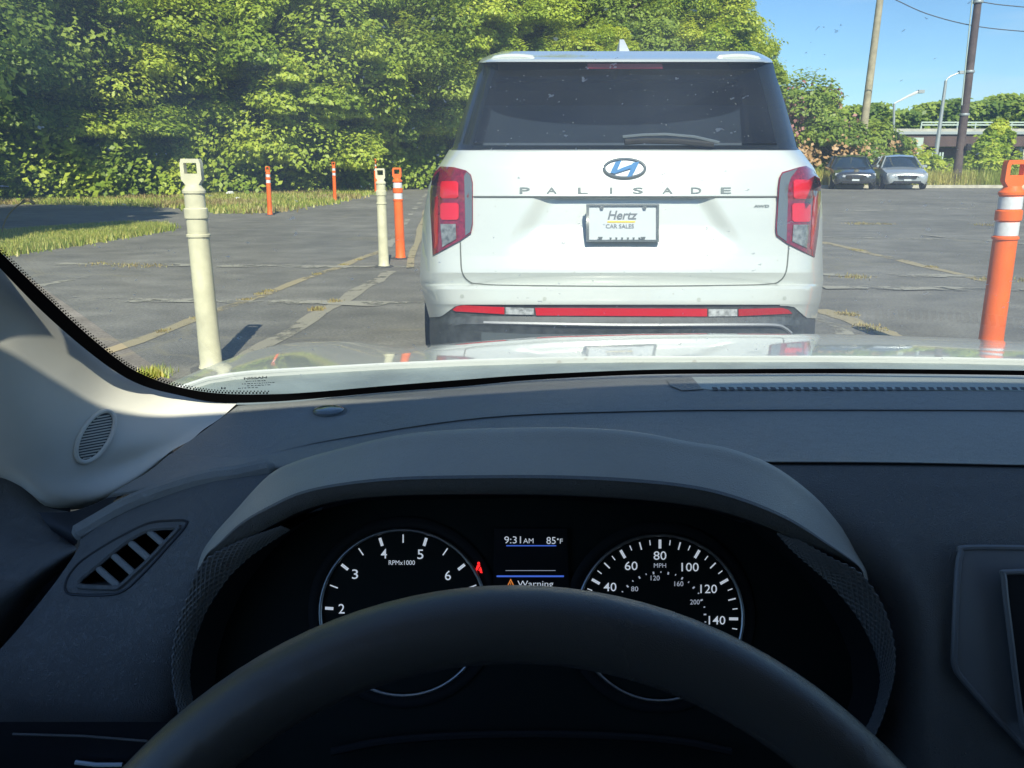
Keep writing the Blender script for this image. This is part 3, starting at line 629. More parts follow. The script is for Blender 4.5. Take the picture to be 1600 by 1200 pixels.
# small round roadside sign
t = empty('road_sign', 'small white rounded sign beside the foot of the pale wooden pole', 'sign', (at(1359, 250, 42).x, 42, 0))
c = at(1359, 245, 42); MB().tube([(c.x, 42, 0), (c.x, 42, c.z)], .035, 6).build('post', M['steel'], t)
bx = MB(); bx.lathe([(.02, -.03), (.24, -.03), (.27, 0), (.24, .03), (.02, .03)], 16, Matrix.Translation(c + Vector((0, -.08, 0))) @ Matrix.Rotation(R_(90), 4, 'X')); bx.build('sign_face', M['refl'], t)

# ------------------------------------------------------------------ traffic posts
def post_rad(t, cream):  # t 0..1 upward
    return 0.0
def make_post(label, base, top, Y, color, cream, rad=.056, group=None):
    A = G(*base)
    Y = A.y; A.z = 0; B = at(*top, Y); H = (B - A).length
    t = empty('traffic_post', label, 'traffic post', A, group)
    zax = (B - A).normalized(); Mx = Matrix.Translation(A) @ zax.to_track_quat('Z', 'Y').to_matrix().to_4x4()
    # keep the handle broadside to the lot (local x along world x)
    xax = Vector((1, 0, 0)); xax = (xax - zax * xax.dot(zax)).normalized(); yax = zax.cross(xax)
    Mx = Matrix.Translation(A) @ Matrix((xax, yax, zax)).transposed().to_4x4()
    r = rad; m = M[color]
    b1, b0, c1, c0 = .842 * H, .780 * H, .728 * H, .660 * H
    hz = .885 * H
    prof = [(r*1.22, 0), (r*1.22, .02), (r*1.08, .035), (r*1.04, .2*H), (r*1.0, c0 - .05), (r*1.0, c0 - .022), (r*1.12, c0 - .016), (r*1.12, c0 - .004), (r*.97, c0), (r*.97, c1),
            (r*1.1, c1 + .006), (r*1.1, b0 - .006), (r*.95, b0), (r*.95, b1), (r*1.08, b1 + .006), (r*1.08, b1 + .02), (r*.85, b1 + .035), (r*.7, hz)]
    b = MB(); b.lathe(prof, 22, Mx); b.build('shaft', m, t)
    # flat loop handle with a real opening
    hb = MB(); w1 = r * .98; th = r * .38; z0, z1, z2, z3 = hz - .005, lerp(hz, H, .30), lerp(hz, H, .82), H
    out = [(-w1*.6, z0), (w1*.6, z0), (w1, lerp(z0, z1, .7)), (w1*.98, z2), (w1*.85, z3), (-w1*.85, z3), (-w1*.98, z2), (-w1, lerp(z0, z1, .7))]
    iw = w1 * .62; zi0, zi1 = lerp(hz, H, .42), lerp(hz, H, .84)
    inn = [(-iw, zi0), (iw, zi0), (iw, lerp(zi0, zi1, .4)), (iw, zi1 - .003), (iw*.9, zi1), (-iw*.9, zi1), (-iw, zi1 - .003), (-iw, lerp(zi0, zi1, .4))]
    V = []
    for y in (-th, th):
        V += [Mx @ Vector((x, y, z)) for x, z in out] + [Mx @ Vector((x, y, z)) for x, z in inn]
    F = []
    for k in range(8):
        j = (k + 1) % 8
        F += [(k, j, 8+j, 8+k), (16+k, 24+k, 24+j, 16+j), (k, 16+k, 16+j, j), (8+k, 8+j, 24+j, 24+k)]
    hb.add(V, F); hb.build('handle', m, t, sharp=40)
    if not cream:
        for lo, hi in ((c0, c1), (b0, b1)):
            MB().lathe([(r*.96, lo + .004), (r*.985, lo + .004), (r*.985, hi - .004), (r*.96, hi - .004)], 22, Mx).build('reflective_band', M['refl'], t)
    mb = MB(); mb.lathe([(r*2.2, -.002), (r*2.2, .006), (r*1.9, .012), (r*1.2, .016)], 8, Matrix.Translation(A)); mb.build('base', M['rubberbase'], t)
    return t
make_post('tall cream traffic post nearest the windshield pillar, casting a dark shadow', (331, 577), (298, 248), None, 'cream', True, .060)
make_post('cream traffic post beside the orange post, left of the suv', (600, 417), (594, 263), None, 'cream', True, .056)
make_post('orange traffic post right beside the farther cream post, left of the suv', (626, 404), (620, 262), None, 'orange', False, .058)
make_post('leftmost of the small orange traffic posts by the grass', (422, 336), (418, 260), None, 'orange', False, .052)
make_post('small orange traffic post standing alone between the leftmost one and the paired posts', (523.5, 315), (521, 253), None, 'orange', False, .052)
make_post('smallest and farthest orange traffic post, just behind the cream one near the suv', (588, 302), (585.5, 248), None, 'orange', False, .056)
make_post('big orange traffic post with two white bands at the right edge of the view', (1541, 583), (1588, 250), None, 'orange', False, .062)
make_post('distant cream traffic post mostly hidden behind the big orange post at the right edge', (1593, 319), (1602, 233), None, 'cream', True, .056)

# ================================================================== WHITE SUV
SY = 3.40
suv = empty('suv', 'large white suv seen straight from behind, parked ahead of the hood', 'suv', (0.51, SY, 0))
YC = [(80, 4.30), (86, 4.12), (90, 3.98), (93, 3.90), (97, 3.875), (98, 3.93), (234, 3.60), (236, 3.585), (262, 3.555), (300, 3.525), (306, 3.520), (309, 3.53), (400, 3.475), (421, 3.455),
      (426, 3.452), (441, 3.472), (444, 3.475), (447, 3.43), (452, 3.405), (475, 3.395), (480, 3.405), (497, 3.415), (503, 3.40), (509, 3.39), (512, 3.405), (530, 3.42), (570, 3.45), (640, 3.60)]
LT = [(80, 785), (86, 765), (92, 752), (98, 748), (114, 746), (160, 730), (232, 706), (234, 702), (248, 693), (262, 684), (290, 670), (340, 661), (400, 657), (438, 656), (442, 657), (470, 664), (497, 671), (530, 671), (640, 690)]
RT = [(80, 1178), (86, 1193), (92, 1204), (98, 1208), (114, 1211), (160, 1226), (232, 1246), (234, 1250), (248, 1261), (262, 1272), (290, 1283), (340, 1285), (400, 1285), (438, 1286.5), (442, 1286), (470, 1282), (497, 1275), (530, 1273), (640, 1258)]
YE = [(80, 4.5), (98, 4.16), (160, 4.06), (234, 3.90), (262, 3.84), (442, 3.80), (497, 3.82), (640, 3.9)]
def rec(px, py):
    """pressed recess round the licence plate: ledge at the top, fading out downwards"""
    if py <= 308 or py >= 405: return 0
    t = (py - 308) / 97.0; l, r = lerp(846, 786, t), lerp(1106, 1168, t)
    def ss(x, a, b): x = min(1, max(0, (x - a) / (b - a))); return x * x * (3 - 2 * x)
    m = ss(px, l - 16, l + 26) * (1 - ss(px, r - 26, r + 16)); d = 0.034 * ss(py, 308, 311) * (1 - ss(py, 350, 405))
    return m * d
def suvp(s, py):
    Lx, Rx = tab(LT, py), tab(RT, py); px = (Lx + Rx) / 2 + s * (Rx - Lx) / 2
    yc, ye = tab(YC, py), tab(YE, py); q = abs(s)
    cr = 0.16 * q * q + 0.22 * q ** 6 + 0.62 * q ** 26
    if 98 <= py <= 234: cr = 0.30 * q * q + 0.25 * q ** 6 + 0.45 * q ** 20
    return at(px, py, yc + (ye - yc) * cr + rec(px, py))
def scols(n): 
    u = np.linspace(-1, 1, n); return [float(np.sign(x) * (1 - (1 - abs(x)) ** 1.35)) for x in u]
SC = scols(221)
def rows_of(a_, b_, n): return [lerp(a_, b_, i / (n - 1)) for i in range(n)]
body = MB()
# roof edge and spoiler
body.grid([[suvp(s, py) for s in SC] for py in (80, 83, 86, 88, 90, 91.5, 93, 95, 96.5, 97.6)], flip=True)
tail_rows = [234.0, 235, 237] + rows_of(240, 300, 14) + [303, 305, 306, 307, 308, 309, 310, 311, 312] + rows_of(314, 420, 54) + [422, 424, 425, 426, 428, 432, 437, 440, 442, 443.5, 445, 446, 447, 448.5, 450, 452, 456, 462, 468, 474, 476]
body.grid([[suvp(s, py) for s in SC] for py in tail_rows], flip=True)
# bumper corners that hang down below the strip
def bedge(px):
    return tab([(640, 497), (684, 495), (690, 493), (712, 479), (722, 476.5), (1228, 478), (1240, 480), (1258, 493), (1264, 497), (1300, 498)], px)
def patch(s0, s1, n, pt, pb, m):
    rows = []
    for i in range(m + 1):
        row = []
        for k in range(n + 1):
            s = lerp(s0, s1, k / n); px0 = (tab(LT, 485) + tab(RT, 485)) / 2 + s * (tab(RT, 485) - tab(LT, 485)) / 2
            row.append(suvp(s, lerp(pt(px0), pb(px0), i / m)))
        rows.append(row)
    return rows
body.grid(patch(-1, -.8, 40, lambda p: 475.5, bedge, 5), flip=True); body.grid(patch(.8, 1, 40, lambda p: 475.5, bedge, 5), flip=True)
# sides, roof and nose running forward from the rear edge rows
ZT = [(0, 1.73), (1.9, 1.74), (2.9, 1.66), (3.75, 1.16), (4.65, 1.04), (4.95, .80)]
fy = [0, .25, .6, 1.2, 1.9, 2.4, 2.9, 3.3, 3.75, 4.2, 4.65, 4.85, 4.95]
sidef = []
edge_rows = [83, 90, 97.6, 120, 160, 200, 233, 248, 262, 290, 340, 400, 440, 470, 497]
for sd in (-1, 1):
    rows = []
    for py in edge_rows:
        p = suvp(sd, py); row = []
        for k, dy in enumerate(fy):
            y = p.y + (SY + 4.95 - p.y) * dy / 4.95; z = min(p.z, tab(ZT, y - SY)); x = p.x
            belt = 1.05
            if z > belt: x = p.x + (0.60 * 0) 
            nose = max(0, (y - SY - 4.2) / .75); x = lerp(x, .51, .22 * nose ** 2)
            row.append(Vector((x, y, z)))
        rows.append(row)
    body.grid(rows, flip=(sd < 0)); sidef.append([r_[-1] for r_ in rows])
roofL = [suvp(-1, 83)]; nr = 12; top = []
for k, dy in enumerate(fy):
    pl, pr = suvp(-1, 83), suvp(1, 83); y = pl.y + (SY + 4.95 - pl.y) * dy / 4.95; z = min(pl.z, tab(ZT, y - SY)); row = []
    nose = max(0, (y - SY - 4.2) / .75)
    xl, xr = lerp(pl.x, .51, .22 * nose ** 2), lerp(pr.x, .51, .22 * nose ** 2)
    for i in range(nr + 1): 
        q = i / nr * 2 - 1; row.append(Vector((lerp(xl, xr, i / nr), y, z + .03 * (1 - q * q) * (1 if dy > .3 else dy * 3))))
    top.append(row)
body.grid(top)
r83 = [suvp(s, 80) for s in SC]
body.grid([[Vector((p.x, tab([(0, suvp(-1, 83).y + .15)], 0), p.z)) for p in r83], r83], flip=True)
body.grid([[l_.lerp(r_, k / 6) for k in range(7)] for l_, r_ in zip(*sidef)], flip=False)
suv_body = body.build('body', M['white'], suv, sharp=28)
for dd in (-1, 1):  # small raised fairings where the roof rails meet the spoiler
    f_ = MB(); px0 = 812 if dd < 0 else 1143; q = [at(px0 - dd * 24, 92, 4.0), at(px0 - dd * 4, 89.5, 4.02), at(px0 + dd * 22, 89.5, 4.04), at(px0 + dd * 45, 93.5, 4.06)]
    f_.tube(curve(q, 4), [.004] + [.016] * 11 + [.006], 8); f_.build('roof_fairing', M['white'], suv)
def side_pt(sd, py, dy, out=.004):
    p = suvp(sd, py); y = p.y + (SY + 4.95 - p.y) * dy / 4.95; return Vector((p.x + sd * out, y, min(p.z, tab(ZT, y - SY) - .03)))
for sd in (-1, 1):
    for d0, d1, p0 in ((.30, .95, 122), (1.08, 1.85, 118), (1.98, 2.85, 122)):
        sw_ = MB(); sw_.grid([[side_pt(sd, lerp(p0, 226, i / 6), lerp(d0, d1, k / 5)) for k in range(6)] for i in range(7)]); sw_.build('side_window', M['carglass'], suv)
    mp_ = side_pt(sd, 236, 3.0, .02); MB().box(tuple(mp_ + Vector((-.02 if sd > 0 else -.10, -.06, -.02))), tuple(mp_ + Vector((.10 if sd > 0 else .02, .06, .10)))).build('side_mirror', M['white'], suv, smooth=False)
bvh = BVHTree.FromPolygons([tuple(v) for v in body.V], body.F)
def hit(px, py, fb=3.5):
    d = ray(px, py).normalized(); h = bvh.ray_cast(CAM, d, 12)
    return h[0] if h[0] is not None and h[0].y < 4.4 else at(px, py, fb)
def decal(name, poly, m, parent, t=.004, hitf=None, cuts=2, inset=.01, step=12):
    """a solid plate that follows the body: outline in view angles, cast onto the bodywork"""
    hf = hitf or hit; bm = bmesh.new(); vs = [bm.verts.new((x, y, 0)) for x, y in poly]; f = bm.faces.new(vs)
    bmesh.ops.triangulate(bm, faces=[f])
    for _ in range(cuts):
        es = [e_ for e_ in bm.edges if e_.calc_length() > step]
        if not es: break
        bmesh.ops.subdivide_edges(bm, edges=es, cuts=1, use_grid_fill=True); bmesh.ops.triangulate(bm, faces=bm.faces[:])
    bm.verts.index_update(); V = []; n = len(bm.verts)
    for v in bm.verts:
        h = hf(v.co.x, v.co.y); d = (CAM - h).normalized(); V.append(h + d * t)
    for v in bm.verts:
        h = hf(v.co.x, v.co.y); d = (CAM - h).normalized(); V.append(h - d * inset)
    F = [tuple(q.index for q in f.verts) for f in bm.faces]
    for e_ in bm.edges:
        if len(e_.link_faces) == 1: a_, b_ = e_.verts[0].index, e_.verts[1].index; F.append((a_, b_, b_ + n, a_ + n))
    bm.free(); o = mesh(name, V, F, m, parent, True, 40)
    bm = bmesh.new(); bm.from_mesh(o.data); bmesh.ops.recalc_face_normals(bm, faces=bm.faces); bm.to_mesh(o.data); bm.free(); o.data.set_sharp_from_angle(angle=R_(40)); return o
def groove(name, pts, r, m, parent, hitf=None, n=4, sink=.3):
    hf = hitf or hit; P = [hf(x, y) for x, y in path2(pts, n)]
    P = [p + (CAM - p).normalized() * (-r * sink) for p in P]
    return MB().tube(P, r, 5).build(name, m, parent)
# rear window: tinted pane with a black printed border, seen into the cabin
def gp(s, py, off=0):
    p = suvp(s, py); p.y -= off; return p
GR = [98.4] + rows_of(102, 230, 20) + [233.4]
S2 = [s for s in SC if abs(s) <= .90]
win = MB(); win.grid([[gp(s, py) for s in S2] for py in [q for q in GR if 108 <= q <= 229]], flip=True); win = win.build('rear_window', M['privacy'], suv)
fb_ = MB(); S3 = [s for s in SC if s <= -.885]; S4 = [s for s in SC if s >= .885]
for S_ in (S3, S4): fb_.grid([[gp(s, py, .001) for s in S_] for py in GR], flip=True)
fb_.grid([[gp(s, py, .001) for s in SC] for py in (98.4, 103, 109)], flip=True); fb_.grid([[gp(s, py, .001) for s in SC] for py in (227, 231, 233.6)], flip=True)
fb_.build('black_border', M['backfrit'], win)
decal('brake_light', [(918, 99.5), (1034, 99.5), (1036, 107), (918, 107)], M['redmid'], suv, .01, lambda x, y: at(x, y, 3.915))
# cabin behind the glass: seat backs, headliner, side trim
cab = empty('cabin', None, None); cab.parent = suv
def cpart(name, lo, hi, m): return MB().box(lo, hi).build(name, m, suv, smooth=False)
M['cabgrey'] = mat('cabin_grey', (0.24, 0.28, 0.34), 0.9, var=.1, vscale=3)
sb = MB(); zz = at(972, 166, 4.25).z
sb.grid([[Vector((lerp(-.19, 1.33, i / 8), lerp(4.18, 4.05, j / 4), lerp(.95, zz, 1 - j / 4))) for i in range(9)] for j in range(5)])
sb.build('rear_seat_back', M['cabgrey'], suv)
MB().box((-.18, 4.6, .6), (1.25, 4.7, 1.60)).build('dark_cabin_sheet', M['black'], suv, smooth=False)  # added black sheet standing in for the unlit depth of the cabin
MB().box((-.08, 4.15, 1.585), (1.10, 4.62, 1.60)).build('headliner', M['black'], suv, smooth=False)  # ceiling coloured black, its lack of light put into the colour
bpy.data.objects.remove(cab)
# rear wiper
MB().tube([hit(975, 216, 3.63) * 1 for _ in range(1)] + [at(x, y, tab(YC, y) - .03) for x, y in ((973, 214), (1005, 211), (1040, 210), (1085, 214), (1124, 223))], .007, 6).build('wiper_arm', M['greypanel'], suv)
MB().tube([at(x, y, tab(YC, y) - .015) for x, y in ((976, 222), (1010, 220), (1060, 221), (1115, 226))], .012, 6).build('wiper_blade', M['rubber'], suv)
# roof antenna fin
fin = MB(); A0 = at(964, 86, 4.9); B0 = at(981, 86, 4.9); T0 = at(973, 60, 5.0)
fin.add([A0 + Vector((0, -.1, 0)), B0 + Vector((0, -.1, 0)), B0 + Vector((0, .12, 0)), A0 + Vector((0, .12, 0)), T0 + Vector((-.012, .04, 0)), T0 + Vector((.012, .04, 0)), T0 + Vector((.01, .1, -.01)), T0 + Vector((-.01, .1, -.01)),
         A0 + Vector((0, -.1, -.12)), B0 + Vector((0, -.1, -.12)), B0 + Vector((0, .12, -.12)), A0 + Vector((0, .12, -.12))],
        [(0,1,5,4), (1,2,6,5), (2,3,7,6), (3,0,4,7), (4,5,6,7), (8,9,1,0), (9,10,2,1), (10,11,3,2), (11,8,0,3)]); fin.build('antenna_fin', M['plate'], suv)
# tail lamps
def lamp(outline, inner, squares, rev, strip, glint):
    o = decal('tail_lamp', outline, M['redlens2'], suv, .012, cuts=3)
    decal('lamp_panel', inner, M['greypanel'], o, .016)
    for q in squares: decal('lamp_cell', q, M['redglow'], o, .018)
    decal('reversing_lamp', rev, M['revlens'], o, .018)
    decal('lamp_strip', strip, M['redlens'], o, .0145)
    return o
def rq(x0, y0, x1, y1, r=3, sk=0): return [(x0 + r, y0), (x1 - r, y0), (x1, y0 + r), (x1 + sk, y1 - r), (x1 - r + sk, y1), (x0 + r + sk, y1), (x0 + sk, y1 - r), (x0, y0 + r)]
lamp([(688, 260), (709, 261), (728, 266), (736, 273), (739, 285), (739, 350), (736, 364), (720, 375), (676, 399), (674, 360), (672, 330), (672, 300), (675, 279), (680, 268)],
     [(729, 268.5), (735, 274), (737.5, 286), (737.5, 349), (735, 362.5), (727, 368), (726, 300), (725, 275)],
     [rq(687.5, 283, 716, 310), rq(688, 317, 716.5, 343.5)], [(688, 350), (712, 350), (713, 373), (691, 386)],
     [(677, 285), (684, 285), (684, 380), (680, 388), (677.5, 388)], None)
lamp([(1222, 269), (1249, 261), (1260, 259), (1271, 265.5), (1281, 279), (1283, 290), (1282, 324), (1278, 370), (1273, 402), (1230, 380), (1213.5, 368), (1212, 357), (1216, 290), (1218, 276)],
     [(1223, 271), (1247, 263), (1236, 277), (1232, 290), (1229, 377), (1215, 367), (1214, 356), (1218, 290), (1220, 276)],
     [rq(1240, 280.5, 1269, 310.5), rq(1238, 317.5, 1267, 346.5)], [(1240, 351), (1265, 351), (1261.5, 388), (1238, 377)],
     [(1273, 285), (1280, 288), (1278, 340), (1271, 392), (1266, 388)], None)
# panel gaps
groove('tailgate_gap', [(719.5, 378), (720, 400), (722, 424), (731, 438), (748, 444), (800, 446.5), (972, 448), (1140, 446.5), (1200, 444.5), (1219, 438), (1228, 424), (1231, 400), (1232, 384)], .0045, M['seam'], suv)
groove('tailgate_crease_gap', [(741, 307.5), (800, 308), (972, 308.2), (1140, 308), (1213, 308)], .0022, M['seam'], suv, sink=.1)
for x, y in ((722, 463), (851, 467), (1092, 468), (1226, 466)):
    decal('parking_sensor', [(x + 3.2 * math.cos(k), y + 3.2 * math.sin(k)) for k in [i * math.pi / 6 for i in range(12)]], M['sensor'], suv, .0015)
# dark lower cladding with light bar
cl = MB(); rows = []
for i in range(24):
    row = []
    for s in SC:
        px0 = (671 + 1275) / 2 + s * (1275 - 671) / 2; e_ = bedge(px0) - .4; row.append(suvp(s, lerp(e_, 640, (i / 23) ** 1.25)))
    rows.append(row)
for row in rows:
    for v in row: v.y += .006
cl.grid(rows, flip=True); clad = cl.build('lower_cladding', M['clad'], suv, sharp=30)
bvc = BVHTree.FromPolygons([tuple(v) for v in cl.V], cl.F)
def hitc(px, py):
    h = bvc.ray_cast(CAM, ray(px, py).normalized(), 12)[0]; return h if h is not None else at(px, py, 3.42)
for nm, pts, mm in (('reflector', [(707, 484), (714, 478.5), (724, 477), (788, 480), (788, 491), (712, 486.5)], 'redglow'), ('reversing_lamp', [(790, 480), (834, 482), (834, 492), (790, 491)], 'clearlens'),
                    ('reflector', [(836, 481), (1105, 482.5), (1105, 494.5), (838, 493)], 'redglow'), ('reversing_lamp', [(1107, 483), (1152, 483), (1152, 494), (1107, 494.5)], 'clearlens'),
                    ('reflector', [(1154, 483), (1222, 481), (1232, 484), (1238, 490), (1154, 494)], 'redlens')):
    decal(nm, pts, M[mm], suv, .008, hitc)
groove('silver_trim', [(756, 504), (800, 505), (972, 508), (1150, 507.5), (1210, 508), (1226, 513), (1236, 521)], .008, M['silver'], suv, hitc, sink=0)
decal('skid_plate', [(752, 519), (820, 522), (830, 527), (1110, 527), (1120, 522), (1190, 520), (1190, 560), (752, 560)], M['greypanel'], suv, .01, hitc)
# lettering
def text_mesh(s, shear=0.0, bold=0.0):
    cu = bpy.data.curves.new('txt', 'FONT'); cu.body = s; cu.shear = shear; cu.offset = bold; cu.resolution_u = 3; cu.align_x = 'CENTER'
    ob = bpy.data.objects.new('txt', cu); link(ob); bpy.context.view_layer.update()
    me = bpy.data.meshes.new_from_object(ob.evaluated_get(bpy.context.evaluated_depsgraph_get())); bpy.data.objects.remove(ob)
    V = [(v.co.x, v.co.y) for v in me.vertices]; F = [tuple(p.vertices) for p in me.polygons]; bpy.data.meshes.remove(me); return V, F
def text_on(name, s, cx, cy, hpx, m, parent, mapf, wscale=1.0, shear=0.0, bold=0.0, wpx=None, mirror=False, rot=0.0):
    V, F = text_mesh(s, shear, bold); xs = [v[0] for v in V]; ys = [v[1] for v in V]
    mx_, my_ = (min(xs) + max(xs)) / 2, (min(ys) + max(ys)) / 2; sy = hpx / (max(ys) - min(ys)); sx = sy * wscale
    if wpx: sx = wpx / (max(xs) - min(xs))
    if mirror: sx = -sx
    cr_, sr_ = math.cos(rot), math.sin(rot); P = []
    for x, y in V:
        u, v = (x - mx_) * sx, (y - my_) * sy; P.append(mapf(cx + u * cr_ - v * sr_, cy - u * sr_ - v * cr_))
    return mesh(name, P, F, m, parent, smooth=False)
def lift(hf, t): 
    def f(x, y):
        h = hf(x, y); return h + (CAM - h).normalized() * t
    return f
for ch, x in zip('PALISADE', (820, 862, 911, 955, 997, 1043, 1088, 1134.5)):
    text_on('badge_letter', ch, x, 297.5, 9.5, M['badge'], suv, lift(hit, .004), wpx=(4 if ch == 'I' else 16), bold=.01)
text_on('trim_badge', 'AWD', 1190, 322, 4.2, M['badge'], suv, lift(hit, .004), wpx=24, bold=.03)
M['emblemblue'] = mat('emblem_sheen', (0.05, 0.17, 0.36), 0.6, spec=.2)
ring = [(976 + 32 * math.cos(t), 263 + 14.6 * math.sin(t)) for t in [i * math.pi / 24 for i in range(48)]]
decal('emblem_plate', [(976 + 31 * math.cos(t), 263 + 14 * math.sin(t)) for t in [i * math.pi / 16 for i in range(32)]], M['plate'], suv, .004)
em = MB(); em.tube([lift(hit, .006)(x, y) for x, y in ring], .0065, 8, closed=True); emo = em.build('emblem', M['greypanel'], suv)
for q in ([(961.5, 253), (971, 250.5), (966, 262), (961, 271.5), (953.5, 270)], [(988.5, 254), (999, 252.5), (994, 263), (987, 275.5), (979.5, 276.5), (984.5, 266)], [(962.5, 266.5), (974, 261), (990, 255.5), (989.5, 262), (975, 266.5), (961, 271)]):
    decal('emblem_stroke', q, M['emblemblue'], emo, .013, cuts=1)
# licence plate
def plt(px, py): return at(px, py, 3.478)
fr = MB(); o1 = [(916, 319), (1030, 319), (1029.5, 378), (916, 378)]; i1 = [(920.5, 322), (1026, 322), (1026, 374.5), (920.5, 374.5)]
V = [lift(plt, .012)(*p) for p in o1 + i1] + [lift(plt, -.014)(*p) for p in o1 + i1]; F = []
for k in range(4):
    j = (k + 1) % 4; F += [(k, j, 4+j, 4+k), (8+k, 12+k, 12+j, 8+j), (k, 8+k, 8+j, j), (4+k, 4+j, 12+j, 12+k)]
fro = fr.add(V, F).build('plate_frame', M['greypanel'], suv, smooth=False)
V = [lift(plt, .004)(*p) for p in ((918, 320.5), (1028, 320.5), (1028, 376.5), (918, 376.5))] + [lift(plt, -.03)(*p) for p in ((918, 320.5), (1028, 320.5), (1028, 376.5), (918, 376.5))]
plo = MB().add(V, [(0,1,2,3), (4,7,6,5), (0,4,5,1), (1,5,6,2), (2,6,7,3), (3,7,4,0)]).build('licence_plate', M['plate'], suv, smooth=False)
pl5 = lift(plt, .006)
text_on('plate_text', 'Hertz', 973, 336, 14, M['platetxt'], plo, pl5, shear=.25, bold=.02, wpx=47)
text_on('plate_text', 'CAR SALES', 968.5, 353.5, 6.5, M['platetxt'], plo, pl5, bold=.012, wpx=44)
mesh('plate_underline', [pl5(949, 345.3), pl5(993, 345.3), pl5(992, 347.8), pl5(949, 347.8)], [(0,1,2,3)], M['gold'], plo, smooth=False)
for (a0, b0, a1, b1) in ((937, 322, 944, 327), (1004, 322, 1011, 327), (934, 370, 942, 375), (1001, 370, 1009, 375)):
    mesh('plate_tab', [lift(plt, .0135)(*p) for p in ((a0, b0), (a1, b0), ((a0 + a1) / 2 + 2, b1), ((a0 + a1) / 2 - 2, b1))], [(0,1,2,3)], M['greypanel'], fro, smooth=False)
for k in range(6): # raised dots along the lower frame edge
    x = 952 + k * 9; mesh('frame_bead', [lift(plt, .0135)(*p) for p in ((x, 371), (x + 4, 371), (x + 3, 375), (x + 1, 375))], [(0,1,2,3)], M['greypanel'], fro, smooth=False)
# wheels
def wheel_mb(cx, cy, r, wd):
    t = MB(); Mw = Matrix.Translation((cx, cy, r)) @ Matrix.Rotation(R_(90), 4, 'Y')
    t.lathe([(r*.62, -wd/2), (r*.93, -wd/2), (r, -wd*.38), (r, wd*.38), (r*.93, wd/2), (r*.62, wd/2)], 28, Mw); h = MB(); h.lathe([(r*.1, -wd*.42), (r*.62, -wd*.46), (r*.63, wd*.46), (r*.1, wd*.42)], 20, Mw); return t, h
for x in (-.33, 1.35):
    for y in (SY + 1.05, SY + 3.95):
        a_, b_ = wheel_mb(x, y, .37, .25); ty = a_.build('tyre', M['rubber'], suv); b_.build('rim', M['alloy'], ty)
MB().box((-.3, SY + .35, .26), (1.32, SY + 4.7, .40)).build('underbody', M['black'], suv, smooth=False)
MB().box((.95, SY + .2, .27), (1.12, SY + .4, .34)).build('exhaust', M['rubber'], suv)

